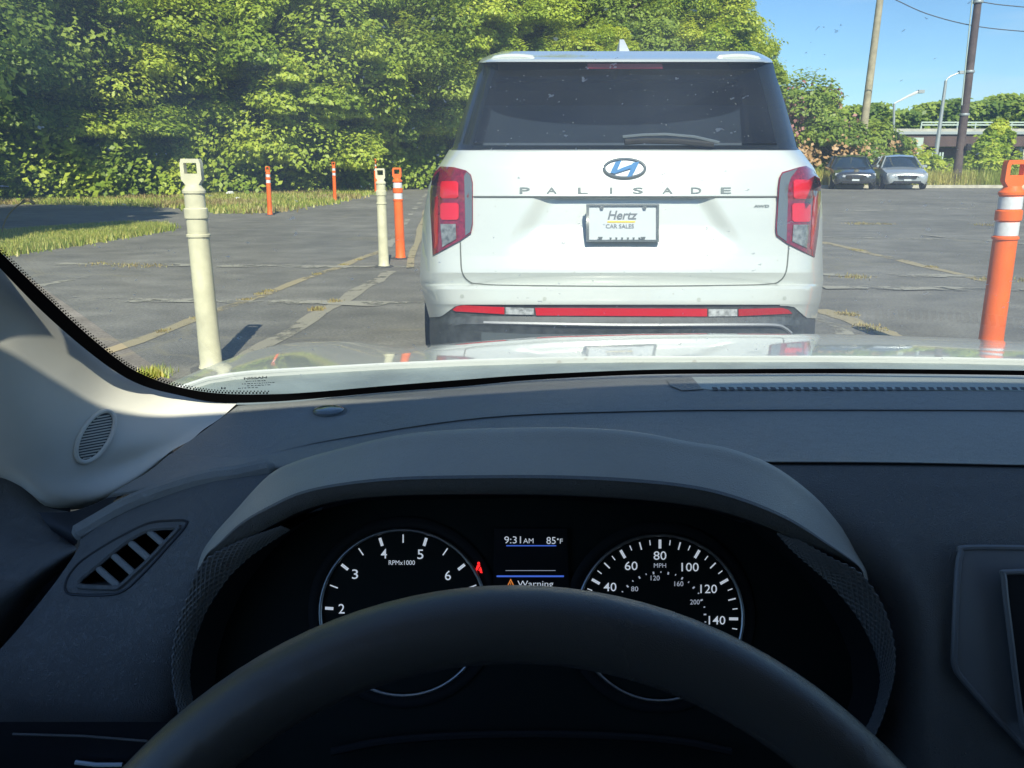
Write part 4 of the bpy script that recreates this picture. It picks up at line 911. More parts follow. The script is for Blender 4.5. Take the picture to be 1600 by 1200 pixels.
# ================================================================== PARKED SEDANS
def sedan(name, label, loc, rz, paint, lit):
    t = empty(name, label, 'sedan', loc, 'sedans parked at the far edge of the lot'); Mx = Matrix.Translation(loc) @ Matrix.Rotation(rz, 4, 'Z')
    st = [ # y, half width, bottom, belt(z), shoulder
        (0.0, .62, .32, .52), (.06, .78, .24, .66), (.35, .88, .20, .74), (1.0, .91, .20, .86), (1.45, .92, .20, .92), (2.4, .92, .20, .95), (3.4, .92, .20, .98), (4.1, .90, .22, 1.02), (4.65, .84, .26, 1.00), (4.82, .74, .34, .80)]
    b = MB(); rows = []
    for y, hw, zb, zt_ in st:
        sec = [(-hw*.9, zb), (-hw, zb + (zt_ - zb)*.35), (-hw, zb + (zt_ - zb)*.7), (-hw*.93, zt_ - .03), (-hw*.80, zt_), (-hw*.4, zt_ + .035), (0, zt_ + .045), (hw*.4, zt_ + .035), (hw*.80, zt_), (hw*.93, zt_ - .03), (hw, zb + (zt_ - zb)*.7), (hw, zb + (zt_ - zb)*.35), (hw*.9, zb)]
        rows.append([Mx @ Vector((x, y, z)) for x, z in sec])
    rows = [[Vector(p) for p in r] for r in cr1(np.array([[tuple(p) for p in r] for r in rows]), 3)]
    b.grid(rows); n = len(rows[0]); b.F.append(tuple(range(n))); b.F.append(tuple(range(len(b.V) - n, len(b.V)))[::-1]); b.build('body', paint, t, sharp=40)
    # greenhouse
    g = MB(); gst = [(1.38, .74, .90, .91), (2.05, .60, .95, 1.36), (2.5, .62, .97, 1.44), (3.1, .62, .98, 1.44), (3.7, .59, 1.0, 1.34), (4.25, .66, 1.0, 1.03)]
    rows = [[Mx @ Vector(p) for p in ((-.86, y, zb), (-hw, y, zt_), (0, y, zt_ + .03), (hw, y, zt_), (.86, y, zb))] for y, hw, zb, zt_ in gst]; g.grid(rows)
    gh = g.build('window_glass', M['carglass'], t, sharp=50)
    rf = MB(); rows = [[Mx @ Vector(p) for p in ((-hw - .03, y, zt_ - .05), (-hw + .02, y, zt_ + .012), (0, y, zt_ + .045), (hw - .02, y, zt_ + .012), (hw + .03, y, zt_ - .05))] for y, hw, zb, zt_ in gst[1:5]]; rf.grid(rows); rf.build('roof', paint, t)
    for s in (-1, 1):
        for pa, pb, pr in (((.86, 1.40, .90), (.62, 2.05, 1.38), .035), ((.87, 2.75, .95), (.64, 2.8, 1.43), .03), ((.80, 4.3, 1.0), (.60, 3.7, 1.36), .05)): MB().tube([Mx @ Vector((s * pa[0], pa[1], pa[2])), Mx @ Vector((s * pb[0], pb[1], pb[2]))], pr, 6).build('pillar', paint, t)
        mi = MB(); mi.box((s * .90 - .02, 1.62, .93), (s * 1.05 + .02, 1.72, 1.04), Mx); mi.build('side_mirror', paint, t)
        hl = MB(); hl.add([Mx @ Vector(p) for p in ((s*.40, -.03, .60), (s*.82, .16, .70), (s*.83, .14, .60), (s*.45, -.04, .52), (s*.40, .2, .60), (s*.82, .4, .72), (s*.8, .4, .60), (s*.45, .2, .52))], [(0,1,2,3), (0,4,5,1), (1,5,6,2), (2,6,7,3), (3,7,4,0)]); hl.build('headlight', M['clearlens'], t)
        for y in (.92, 3.72):
            tm, hm = MB(), MB(); Mw = Mx @ Matrix.Translation((s * .84, y, .32)) @ Matrix.Rotation(R_(90), 4, 'Y')
            tm.lathe([(.2, -.1), (.3, -.1), (.325, -.07), (.325, .07), (.3, .1), (.2, .1)], 22, Mw); ty = tm.build('tyre', M['rubber'], t); hm.lathe([(.03, -.1), (.21, -.105), (.21, .105), (.03, .1)], 16, Mw); hm.build('rim', M['alloy'], ty)
    gr = MB(); gr.add([Mx @ Vector(p) for p in ((-.40, -.045, .60), (.40, -.045, .60), (.34, -.05, .46), (-.34, -.05, .46), (-.4, .2, .6), (.4, .2, .6), (.34, .2, .46), (-.34, .2, .46))], [(0,1,2,3), (0,4,5,1), (1,5,6,2), (2,6,7,3), (3,7,4,0)]); gr.build('front_grille', M['rubber'], t)
    lg = MB(); lg.box((-.55, -.035, .27), (.55, .2, .37), Mx); lg.build('lower_grille', M['rubber'], t)
    sb_ = MB(); sb_.tube([Mx @ Vector((x, -.055, .53)) for x in (-.16, 0, .16)], .02, 6); sb_.build('grille_badge', M['chrome'], t)
    pl = MB(); pl.box((-.15, -.065, .37), (.15, -.04, .45), Mx); pl.build('licence_plate', M['plate'], t, smooth=False)
    return t
M['navy'] = mat('black_blue_paint', (0.035, 0.04, 0.048), 0.2, coat=1); M['silverpaint'] = mat('silver_blue_paint', (0.38, 0.41, 0.42), 0.3, 0.3, coat=1)
g1 = G(1322, 296); g2 = G(1402, 296)
sedan('parked_sedan', 'dark navy sedan parked nose-out beyond the right flank of the white suv', (g1.x + .2, g1.y - .4, 0), R_(-14), M['navy'], 0)
sedan('parked_sedan', 'silver-blue sedan parked beside the dark one, nearer the dark utility pole', (g2.x + .2, g2.y - .4, 0), R_(-14), M['silverpaint'], 1)

# ================================================================== OWN CAR (the cabin the camera sits in)
DX = 0.011; CX = 0.38
car = empty('car', 'white car with blue-grey dashboard, steering wheel and gauges, seen from its driver seat', 'car', (CX, 0.0, 0))
# ---- hood: rear edge line and crest line measured as view angles, profile is a smooth parabola between
HR = [(250, 612), (277, 605), (332, 587), (400, 579.5), (461, 576), (605, 568), (720, 563), (860, 559), (980, 557.5), (1300, 557), (1500, 559.5), (1600, 562), (1800, 570), (2100, 582)]
HS = [(500, 533.5), (540, 532.5), (590, 538), (640, 542), (680, 538), (760, 531.5), (860, 525), (1000, 521.5), (1100, 520.5), (1300, 521.5), (1450, 527), (1600, 537), (1700, 533), (1760, 540)]
YS = 1.60
def rear_y(x):
    q = abs(x - CX) / .79; return 1.06 - .20 * q ** 4
def proj(p):
    v = p - CAM; d = v.dot(CF); return 800 + FPX * v.x / d, 600 - FPX * v.dot(CU) / d
def slope(py):
    d = ray(800, py); return -d.z / d.y
def hood_z(x):
    yr = rear_y(x); d = yr * 1.04
    pr = 800 + FPX * x / (yr * CF.y + .25 * .269); zr = CAMZ - slope(tab(HR, pr)) * yr
    ps = 800 + FPX * x / (YS * CF.y + .34 * .269); sg = slope(tab(HS, ps)); zs = CAMZ - sg * YS; t = YS - yr
    # z = zr - b t - a t^2 with tangent slope sg at t
    A = (zr - zs); a_ = (sg * t - A) / (t * t); b_ = sg - 2 * a_ * t
    return yr, zr, a_, b_
hb = MB(); rows = []; N1 = 70
for i in range(N1 + 1):
    x = lerp(-.405, 2 * CX + .405, i / N1); yr, zr, a_, b_ = hood_z(x); q = abs(x - CX) / .785
    row = []
    for j in range(23):
        if j == 0: row.append(Vector((x, yr + .008, zr - .03))); continue
        if j == 1: row.append(Vector((x, yr, zr - .006))); continue
        t = (j - 2) / 20 * (2.02 - yr); z = zr - b_ * t - a_ * t * t
        if t > YS - yr: z -= .55 * (t - (YS - yr)) ** 2
        row.append(Vector((x - .0, yr + t, z)))
    rows.append(row)
hb.grid(rows, flip=True)
hood = hb.build('hood', M['hoodwhite'], car, sharp=50)
# shoulder / fender rolling down at both sides
for sd in (0, 1):
    src = rows[0] if sd == 0 else rows[-1]; dx = -1 if sd == 0 else 1; fr_ = []
    for (ox, oz) in ((0.0, -.0015), (.012, -.006), (.03, -.022), (.045, -.05), (.06, -.11), (.068, -.25), (.06, -.5)):
        fr_.append([Vector((p.x + dx * (ox + .002), p.y, p.z + oz)) for p in src[1:]])
    MB().grid(fr_, flip=(sd == 1)).build('fender', M['hoodwhite'], car, sharp=60)
frow = [r[-1] for r in rows]
nb = MB(); nb.grid([[Vector((p.x, p.y + oy, p.z + oz)) for p in frow] for oy, oz in ((.002, -.002), (.03, -.03), (.06, -.10), (.08, -.3), (.06, -.5))]); nb.build('front_bumper', M['hoodwhite'], car)
# hood grooves: bright rear lip
MB().tube([Vector((r[1].x, r[1].y + .002, r[1].z + .004)) for r in rows], .0028, 6).build('hood_edge', M['hoodwhite'], car)
# ---- cowl tray between hood and glass
GB = [(300, 614, .965), (340, 620, .985), (420, 619, 1.0), (490, 616, 1.02), (600, 607, 1.05), (720, 597.5, 1.075), (830, 589, 1.09), (1000, 581, 1.10), (1150, 579.5, 1.105), (1300, 579, 1.10), (1450, 580, 1.09), (1600, 582, 1.07)]
gb = [I(*p) for p in GB]
# mirror the far right continuation of the glass base about the car centre
ext = [Vector((2 * CX - p.x, p.y, p.z)) for p in gb[:6][::-1] if 2 * CX - p.x > gb[-1].x + .03]
gb_all = gb + ext
def along(P, n):
    P = cr1(P, 8); d = np.concatenate([[0], np.cumsum(np.linalg.norm(np.diff(P, axis=0), axis=1))]); u = np.linspace(0, d[-1], n)
    return [Vector([np.interp(t, d, P[:, k]) for k in range(3)]) for t in u]
base = along([tuple(p) for p in gb_all], 60)
rear = [Vector((x, rear_y(x) + .004, hood_z(x)[1] - .008)) for x in np.linspace(-.41, 2 * CX + .41, 60)]
cw = MB(); cw.grid([[Vector((b_.x, b_.y + .012, b_.z - .012)).lerp(r_, k / 5) - Vector((0, 0, .010 * math.sin(math.pi * k / 5))) for b_, r_ in zip(base, rear)] for k in range(6)], flip=True)
cowl = cw.build('cowl', M['cowl'], car)
for px, py in ((995, 567), (1548, 574)):
    c = I(px, py, 1.22); c = Vector((c.x, .90, hood_z(c.x)[1] - .012)); nz_ = MB(); nz_.box((c.x - .016, c.y, c.z - .015), (c.x + .016, c.y + .02, c.z + .004)); nz_.tube([c + Vector((-.022, .005, -.004)), c + Vector((.022, .005, .002))], .005, 6)
    nz_.V and MB().box((c.x - .018, c.y, c.z - .015), (c.x + .018, c.y + .02, c.z + .005)).build('washer_nozzle', M['rubber'], car)
# ---- windshield
tl = Vector((-.458, .30, 1.40)); tr_ = Vector((2 * CX + .458, .30, 1.40)); top_ = [Vector((x, .30 + .04 * (1 - ((x - CX) / .82) ** 2), 1.40 + .0 * (1 - ((x - CX) / .82) ** 2))) for x in np.linspace(tl.x, tr_.x, 60)]
pil0 = base[0]
ws = MB(); wrows = []
for k in range(15):
    v = k / 14; row = []
    for i, (b_, t_) in enumerate(zip(base, top_)):
        p = b_.lerp(t_, v); row.append(p)
    wrows.append(row)
wrows.append([Vector((t_.x, .335 - .165 * ((t_.x - CX) / .82) ** 2, 1.41)) for t_ in top_]); ws.grid(wrows); wsh = ws.build('windshield', M['windshield'], car)
bvw = BVHTree.FromPolygons([tuple(v) for v in ws.V], ws.F)
def hitw(px, py):
    h = bvw.ray_cast(CAM, ray(px, py).normalized(), 5)[0]
    return h if h is not None else I(px, py, 1.0)
# printed black border: its edge as seen, lying on the pane
BT = [(-60, 330), (0, 393), (70, 461), (130, 517), (190, 566), (230, 588), (277, 604), (340, 614.5), (420, 616), (490, 612.5), (600, 603), (720, 593.5), (830, 585.5), (1000, 578), (1150, 576.6), (1300, 576), (1450, 577), (1600, 579), (1760, 583)]
BB = [(-75, 345), (-14, 405), (56, 477), (118, 533), (178, 579), (224, 603), (277, 617), (340, 629), (420, 628), (490, 623), (600, 613), (720, 604), (830, 594), (1000, 585.5), (1150, 584), (1300, 583.5), (1450, 584.5), (1600, 586.5), (1760, 590)]
def pilY(px): return tab([(-80, .68), (0, .74), (70, .80), (130, .85), (190, .905), (230, .94), (277, .96), (340, .98), (420, 1.0), (600, 1.05), (830, 1.09), (1000, 1.10), (1300, 1.10), (1600, 1.07), (1760, 1.05)], px)
bt = path2(BT, 6); bb = path2(BB, 6)
fr_ = MB(); fr_.grid([[I(x, y, pilY(x) - .018) for x, y in bt], [I(x, y, pilY(x) - .020) for x, y in bb]]); frit = fr_.build('black_border', M['frit'], wsh)
# dotted edge of the border
dt = MB(); acc = cr1(BT[:9], 60); last = acc[0]; 
for q in acc:
    if np.hypot(*(q - last)) > 4.2:
        tn = (q - last) / np.hypot(*(q - last)); nn = np.array([tn[1], -tn[0]]); last = q
        if nn[1] > 0: nn = -nn
        for ro in range(2):
            sz = 1.35 - ro * .4; c = q + nn * (1.8 + ro * 2.8) + tn * (2.1 * ro); Y = pilY(c[0]) - .018
            P4 = [I(c[0] + a_ * sz, c[1] + b_ * sz, Y) for a_, b_ in ((-1, -1), (1, -1), (1, 1), (-1, 1))]; n = len(dt.V); dt.V += P4; dt.F.append((n, n+1, n+2, n+3))
o = dt.build('border_dots', M['frit'], wsh, smooth=False); o['kind'] = 'stuff'
def wm(x, y): return I(x, y, pilY(x) - .01)
text_on('glass_mark', 'NISSAN', 399, 590.5, 3.6, M['frit'], wsh, wm, wpx=36, mirror=False, bold=.03, rot=.06)
text_on('glass_mark', 'H', 349, 606.5, 3.4, M['frit'], wsh, wm, wpx=7, bold=.04)
for k, (x0_, x1_, yy) in enumerate(((384, 416, 595.5), (378, 430, 599.2), (386, 424, 602.5), (372, 400, 605.6))):
    xx = x0_
    while xx < x1_:
        ln = random.uniform(1.5, 5); P4 = [wm(xx, yy + .05 * (383 - xx)), wm(xx + ln, yy + .05 * (383 - xx)), wm(xx + ln, yy + 1.1 + .05 * (383 - xx)), wm(xx, yy + 1.1 + .05 * (383 - xx))]
        mesh('fine_print', P4, [(0, 1, 2, 3)], M['frit'], wsh, smooth=False); xx += ln + random.uniform(1, 2.2)
# ---- pillar trim
rowsP = [
 [(-75, 338, .67), (-14, 400, .735), (56, 472, .79), (118, 528, .845), (178, 575, .90), (224, 598, .93), (277, 611, .955), (330, 622, .965), (371, 629.5, .97)],
 [(-120, 400, .66), (-50, 470, .725), (25, 540, .775), (90, 590, .825), (150, 628, .875), (200, 645, .905), (250, 652, .925), (300, 655, .935), (345, 653, .945)],
 [(-150, 500, .665), (-80, 560, .725), (5, 620, .765), (65, 665, .80), (125, 690, .845), (180, 695, .875), (230, 690, .90), (275, 683, .915), (318, 671, .925)],
 [(-160, 620, .69), (-90, 660, .735), (-15, 690, .765), (40, 722, .79), (95, 740, .82), (150, 738, .855), (205, 724, .885), (250, 706, .90), (298, 688, .91)],
 [(-165, 700, .73), (-95, 712, .76), (-25, 727, .78), (28, 748, .795), (80, 782, .81), (150, 778, .84), (205, 752, .865), (240, 728, .885), (270, 704, .90)],
 [(-165, 720, .80), (-95, 730, .82), (-25, 742, .83), (24, 762, .84), (80, 795, .85), (155, 790, .87), (212, 764, .895), (250, 738, .91), (282, 712, .93)],
]
gp_ = cgrid([[I(*p) for p in r] for r in rowsP], 6, 6)
tp = MB().grid(gp_, flip=True); trim = tp.build('pillar_trim', M['trim'], car, sharp=60)
bvt = BVHTree.FromPolygons([tuple(v) for v in tp.V], tp.F)
def hitt(px, py):
    h = bvt.ray_cast(CAM, ray(px, py).normalized(), 3)[0]; return h if h is not None else I(px, py, .82)
sp_c = (149, 682)
def ell(a_, b_, n=28, th=-1.02):
    o_ = []
    for i in range(n):
        t = 2 * math.pi * i / n; u, v = a_ * math.cos(t), b_ * math.sin(t); o_.append((sp_c[0] + u * math.cos(th) - v * math.sin(th), sp_c[1] + u * math.sin(th) + v * math.cos(th)))
    return o_
ringP = [lift(hitt, .0015)(*p) for p in ell(45, 22, 40)]
MB().tube(ringP, .0021, 8, closed=True).build('grille_rim', M['trim'], trim)
spk = decal('speaker_grille', ell(42, 19.5, 36), M['mesh'], trim, .0006, hitt, inset=.002)
ms = MB()
for k in range(20):  # woven mesh: rows of short raised bars
    y = 640 + k * 4.3; xs_ = []
    for x in np.arange(100, 200, .5):
        u = x - sp_c[0]; v = (y + (x - 149) * -.18) - sp_c[1]; th = -1.02; a_ = u * math.cos(th) + v * math.sin(th); b_ = -u * math.sin(th) + v * math.cos(th)
        if (a_ / 40) ** 2 + (b_ / 18) ** 2 < 1: xs_.append(x)
    if len(xs_) > 6: ms.tube([lift(hitt, .001)(x, y + (x - 149) * -.18) for x in np.linspace(xs_[0], xs_[-1], 6)], .00075, 4)
mso = ms.build('speaker_mesh', M['trim'], spk); mso['kind'] = 'stuff'
# ---- dashboard top
rowsD = [
 [(372, 634, .985), (470, 627, 1.01), (600, 610, 1.06), (800, 593, 1.10), (1000, 584, 1.12), (1200, 581.5, 1.13), (1400, 581, 1.12), (1600, 583.5, 1.10), (1800, 600, 1.05), (2380, 608.0, 0.960)],
 [(368, 637, .965), (468, 630, .985), (600, 620, 1.02), (800, 602, 1.06), (1000, 593, 1.075), (1200, 590, 1.08), (1400, 590, 1.075), (1600, 592, 1.06), (1800, 605, 1.02), (2380, 613.0, 0.930)],
 [(320, 672, .915), (425, 665, .925), (560, 652, .945), (800, 628, .985), (1000, 616, 1.00), (1200, 613, 1.01), (1400, 612, 1.00), (1600, 613, .99), (1800, 618, .96), (2380, 626.0, 0.870)],
 [(272, 706, .875), (390, 710, .862), (520, 684, .885), (760, 650, .925), (1000, 640, .94), (1200, 638, .945), (1400, 638, .94), (1600, 639, .93), (1800, 642, .91), (2380, 650.0, 0.820)],
 [(262, 712, .868), (390, 714, .855), (520, 689, .88), (760, 655, .92), (1000, 645, .935), (1200, 643, .94), (1400, 643, .935), (1600, 644, .925), (1800, 647, .905), (2380, 655.0, 0.815)],
 [(232, 737, .84), (385, 722, .83), (515, 702, .85), (760, 688, .84), (1000, 682, .84), (1200, 682, .84), (1400, 682, .84), (1600, 683, .83), (1800, 686, .82), (2380, 694.0, 0.730)],
 [(196, 758, .815), (378, 732, .80), (515, 716, .82), (760, 716, .77), (1000, 714, .765), (1203, 714, .765), (1400, 715, .765), (1600, 719, .76), (1800, 723, .75), (2380, 731.0, 0.660)],
 [(176, 770, .80), (372, 740, .79), (515, 724, .81), (760, 722, .75), (1000, 720, .75), (1203, 721, .745), (1400, 722, .745), (1600, 726, .74), (1800, 730, .73), (2380, 738.0, 0.640)],
 [(166, 778, .80), (370, 746, .795), (515, 730, .81), (760, 724, .75), (1000, 722, .755), (1203, 722.7, .752), (1400, 723.7, .752), (1600, 727.6, .747), (1800, 732, .737), (2380, 740.0, 0.647)],
]
dg = cgrid([[I(*p) for p in r] for r in rowsD], 4, 6); dtop = MB().grid(dg, flip=True)
dash = dtop.build('dashboard', M['dash'], car, sharp=70)
bvd = BVHTree.FromPolygons([tuple(v) for v in dtop.V], dtop.F)
def hitd(px, py):
    h = bvd.ray_cast(CAM, ray(px, py).normalized(), 3)[0]; return h if h is not None else I(px, py, .95)
# right lower dash face
rowsR = [
 [(1060, 724, .750), (1203, 725.2, .748), (1400, 726.2, .748), (1600, 730.2, .742), (1800, 735, .735), (2380, 743.0, 0.645)],
 [(1080, 732, .742), (1230, 733, .738), (1410, 734, .738), (1600, 738, .733), (1800, 743, .725), (2380, 751.0, 0.635)],
 [(1140, 775, .715), (1290, 775, .71), (1425, 775, .71), (1600, 780, .705), (1800, 786, .70), (2380, 794.0, 0.610)],
 [(1240, 850, .70), (1370, 850, .672), (1450, 850, .67), (1600, 852, .665), (1800, 856, .66), (2380, 864.0, 0.570)],
 [(1290, 950, .70), (1420, 950, .64), (1480, 950, .64), (1600, 950, .64), (1800, 950, .64), (2380, 958.0, 0.550)],
 [(1300, 1070, .70), (1420, 1070, .622), (1490, 1070, .62), (1600, 1070, .62), (1800, 1070, .62), (2380, 1078.0, 0.530)],
 [(1260, 1240, .70), (1420, 1240, .605), (1500, 1240, .60), (1600, 1240, .60), (1800, 1240, .60), (2380, 1248.0, 0.510)],
]
rg = cgrid([[I(*p) for p in r] for r in rowsR], 5, 6); rp = MB().grid(rg, flip=True); rpo = rp.build('dash_panel', M['dash_low'], dash, sharp=70)
bvr = BVHTree.FromPolygons([tuple(v) for v in rp.V], rp.F)
def hitr(px, py):
    h = bvr.ray_cast(CAM, ray(px, py).normalized(), 3)[0]; return h if h is not None else I(px, py, .62)
bez = [(1512, 856), (1640, 857), (1640, 1210), (1600, 1172), (1555, 1118), (1505, 1062), (1492, 1040), (1491, 1010), (1494, 930), (1498, 880), (1503, 862)]
M['bezel'] = mat('screen_bezel', (0.20, 0.21, 0.22), 0.38, var=.08, vscale=8)
decal('screen_bezel', bez, M['bezel'], car, .005, hitr, cuts=2, inset=.01)
cb = path2([(1640, 857), (1512, 856), (1501, 866), (1496, 900), (1491, 1010), (1492, 1040), (1505, 1062), (1555, 1118), (1640, 1210)], 5)
MB().tube([lift(hitr, .0045)(x, y) for x, y in cb], .0022, 8).build('bezel_edge', M['bezel'], car)
sc_in = [(1570, 900), (1578, 895), (1700, 895), (1700, 1130), (1598, 1130), (1592, 1100), (1581, 1010), (1569, 908)]
decal('touch_screen', sc_in, M['deep'], car, .014, hitr, cuts=2, inset=.005)
MB().tube([lift(hitr, .014)(x, y) for x, y in path2([(1690, 894), (1578, 894), (1569, 906), (1581, 1010), (1592, 1100), (1602, 1160)], 4)], .002, 8).build('screen_rim', M['bezel'], car)
# left lower dash face
rowsL = [
 [(118, 836, .775), (200, 792, .79), (300, 757, .787), (372, 744, .788), (515, 728, .806)],
 [(124, 852, .760), (210, 802, .772), (305, 765, .772), (380, 750, .775), (520, 745, .79)],
 [(90, 905, .72), (190, 850, .735), (290, 815, .735), (370, 800, .74), (500, 800, .75)],
 [(35, 975, .69), (160, 930, .69), (250, 905, .69), (330, 880, .70), (430, 870, .72)],
 [(-25, 1050, .66), (130, 1030, .655), (220, 1010, .65), (290, 1000, .66), (350, 990, .70)],
 [(-40, 1130, .65), (120, 1120, .64), (215, 1110, .635), (285, 1110, .65), (350, 1110, .70)],
 [(-40, 1250, .64), (120, 1250, .63), (215, 1250, .625), (285, 1250, .64), (350, 1250, .70)],
]
lg_ = cgrid([[I(*p) for p in r] for r in rowsL], 6, 6); lp = MB().grid(lg_, flip=True)
# ridge roll above the left panel (rounded lip toward the pillar)
rg_ = [I(x, y, Y) for x, y, Y in ((116, 838, .772), (150, 818, .783), (200, 790, .79), (250, 770, .79), (300, 754, .788), (340, 745, .787), (372, 741, .788), (430, 728, .80))]
MB().tube(curve(rg_, 5), [.004] + [.008] * 34 + [.002], 10).build('dash_lip', M['dash'], dash)
rowsE = [[(196, 758, .82), (170, 776, .81), (140, 790, .80), (105, 800, .80), (60, 800, .80)], [(180, 780, .80), (165, 800, .79), (140, 815, .78), (118, 835, .775), (80, 828, .79)], [(150, 812, .79), (135, 825, .785), (125, 838, .78), (117, 852, .775), (100, 850, .80)]]
MB().grid(cgrid([[I(*p) for p in r] for r in rowsE], 4, 4), flip=True).build('dash_end', M['black'], dash)
bvl = BVHTree.FromPolygons([tuple(v) for v in lp.V], lp.F)
def hitl(px, py):
    h = bvl.ray_cast(CAM, ray(px, py).normalized(), 3)[0]; return h if h is not None else I(px, py, .69)
# cut the vent opening out of the panel: drop faces whose centre lies in it
vent = [(281, 824), (262, 844), (236, 872), (206, 900), (188, 916), (176, 919), (130, 917), (122, 913), (126, 905), (150, 885), (190, 852), (222, 832), (248, 825)]
def in2(x, y, poly):
    c = False; n = len(poly)
    for i in range(n):
        x0, y0 = poly[i]; x1, y1 = poly[(i+1) % n]
        if (y0 > y) != (y1 > y) and x < (x1 - x0) * (y - y0) / (y1 - y0) + x0: c = not c
    return c
lgf = cgrid([[I(*p) for p in r] for r in rowsL], 30, 24); lp2 = MB().grid(lgf, flip=True); keep = []
for f in lp2.F:
    c = sum((lp2.V[i] for i in f), Vector()) / 4; x, y = proj(c)
    if not in2(x, y, vent): keep.append(f)
lp2.F = keep; lp2.build('dash_panel', M['dash_low'], dash, sharp=70)
vm = empty('air_vent', None, None); bpy.data.objects.remove(vm)
vr_ = MB().tube([lift(hitl, .0008)(x, y) for x, y in path2([(x, y) for x, y in vent + [vent[0]]], 3)], .0022, 6).build('air_vent', M['dash_low'], car)
outer = [(293, 816), (286, 828), (262, 855), (235, 885), (210, 910), (198, 920), (180, 928), (149, 930), (115, 929), (105, 926), (102, 915), (110, 896), (131, 874), (175, 846), (219, 823), (240, 816), (262, 814), (286, 813)]
MB().tube([lift(hitl, .0002)(x, y) for x, y in path2(outer + [outer[0]], 3)], .0011, 6).build('vent_frame', M['black'], vr_)
wl = MB(); ring0 = [hitl(x, y) for x, y in path2(vent + [vent[0]], 2)]; cen = sum(ring0, Vector()) / len(ring0); dirv = (cen - CAM).normalized()
wl.grid([ring0, [p + dirv * .02 + Vector((0, .01, 0)) for p in ring0], [p.lerp(cen, .15) + dirv * .045 for p in ring0]]); wl.build('vent_throat', M['dash_low'], vr_)
MB().add([p.lerp(cen, .0) + dirv * .044 for p in ring0], [tuple(range(len(ring0)))]).build('vent_back', M['deep'], vr_)
for (a0, b0, a1, b1) in ((150, 885, 188, 919), (176, 867, 211, 898), (203, 847, 235, 875), (231, 829, 259, 853)):
    p, q = hitl(a0, b0), hitl(a1, b1); ax = (q - p).normalized(); nrm_ = (CAM - p).normalized()
    b = MB(); b.tube([p - nrm_ * .004, p.lerp(q, .3) - nrm_ * .001, p.lerp(q, .7) - nrm_ * .001, q - nrm_ * .003], .0026, 8)
    sd_ = ax.cross(nrm_).normalized() * .0012
    b.add([p - sd_ - nrm_ * .002, p + sd_ - nrm_ * .002, q + sd_ - nrm_ * .002, q - sd_ - nrm_ * .002, p - sd_ - nrm_ * .02, p + sd_ - nrm_ * .02, q + sd_ - nrm_ * .02, q - sd_ - nrm_ * .02], [(0,1,2,3), (4,7,6,5), (0,4,5,1), (1,5,6,2), (2,6,7,3), (3,7,4,0)])
    b.build('vent_vane', M['dash'], vr_)
# sensor dome and defroster grille on the dash top
sd_ = decal('light_sensor', [(516 + 27 * math.cos(t), 641 + 8.6 * math.sin(t)) for t in [i * math.pi / 14 for i in range(28)]], M['dash_low'], car, .0012, hitd)
c = hitd(513, 642); dm_ = MB(); dm_.lathe([(.0150, -.004), (.0150, .0012), (.0140, .0022), (.010, .0032), (.004, .0037), (.0005, .0038)], 24, Matrix.Translation(c)); dm_.build('sensor_dome', M['greypanel'], sd_)
gl_ = MB(); up = lift(hitd, .003); rows = []
for k in range(7):
    v = k / 6; row = []
    for x in np.linspace(1078, 1690, 40):
        y0_ = tab([(1078, 589), (1200, 585.5), (1400, 585), (1690, 588)], x); y1_ = tab([(1078, 604), (1110, 608.5), (1250, 608), (1400, 608.5), (1690, 611)], x); row.append(up(x, lerp(y0_, y1_, v)))
    rows.append(row)
gl_.grid(rows); low = [p + Vector((0, 0, -.006)) for p in rows[-1]]; gl_.grid([rows[-1], low])
dgr = gl_.build('defroster_grille', M['grille'], car, sharp=40)
decal('grille_end', [(1042, 594), (1062, 589), (1080, 588), (1098, 608), (1066, 610), (1048, 603)], M['dash'], dgr, .004, hitd)
sl_ = None
xx = 1112
while xx < 1640:
    P8 = [lift(hitd, .0042)(x, y) for x, y in ((xx, 604.5), (xx + 8, 605), (xx + 11, 609.4), (xx + 2, 609))]
    mesh('grille_slot', P8, [(0, 1, 2, 3)], M['black'], dgr, smooth=False); xx += 13
# ---- binnacle over the gauges
B_ = [(306, 905), (316, 868), (335, 838), (364, 805), (421, 743), (470, 719), (529, 702), (611, 682), (700, 672), (830, 668), (920, 669), (996, 675), (1076, 690), (1140, 701), (1209, 728), (1273, 776), (1316, 827), (1351, 880), (1362, 905)]
C_ = [(307, 908), (320, 870), (342, 848), (378, 815), (425, 788), (470, 768), (530, 755), (611, 746), (700, 743), (830, 742), (920, 744), (990, 748), (1060, 755), (1120, 766), (1185, 787), (1240, 813), (1290, 846), (1342, 884), (1352, 908)]
D_ = [(310, 912), (324, 876), (352, 863), (395, 838), (436, 815), (475, 797), (530, 782), (611, 774), (700, 772), (830, 772), (920, 775), (990, 779), (1060, 786), (1120, 797), (1180, 816), (1232, 838), (1284, 862), (1335, 888), (1346, 910)]
n_ = len(B_); dY = [.66, .655, .652, .65, .65, .65, .652, .655, .658, .66, .658, .656, .655, .652, .65, .65, .652, .655, .66]
ringA = [I(x + (830 - x) * .02, y + 6, Y + .11) for (x, y), Y in zip(B_, dY)]
ringA = [Vector((p.x, p.y, p.z - .02)) for p in ringA]
ringB = [I(x, y, Y + .045) for (x, y), Y in zip(B_, dY)]
ringB2 = [I(lerp(x, u, .35), lerp(y, v, .35), Y + .015) for (x, y), (u, v), Y in zip(B_, C_, dY)]
ringC = [I(x, y, Y - .02) for (x, y), Y in zip(C_, dY)]
ringC2 = [I(lerp(x, u, .25), lerp(y, v, .25), Y - .024) for (x, y), (u, v), Y in zip(C_, D_, dY)]
ringD = [I(x, y, Y - .018) for (x, y), Y in zip(D_, dY)]
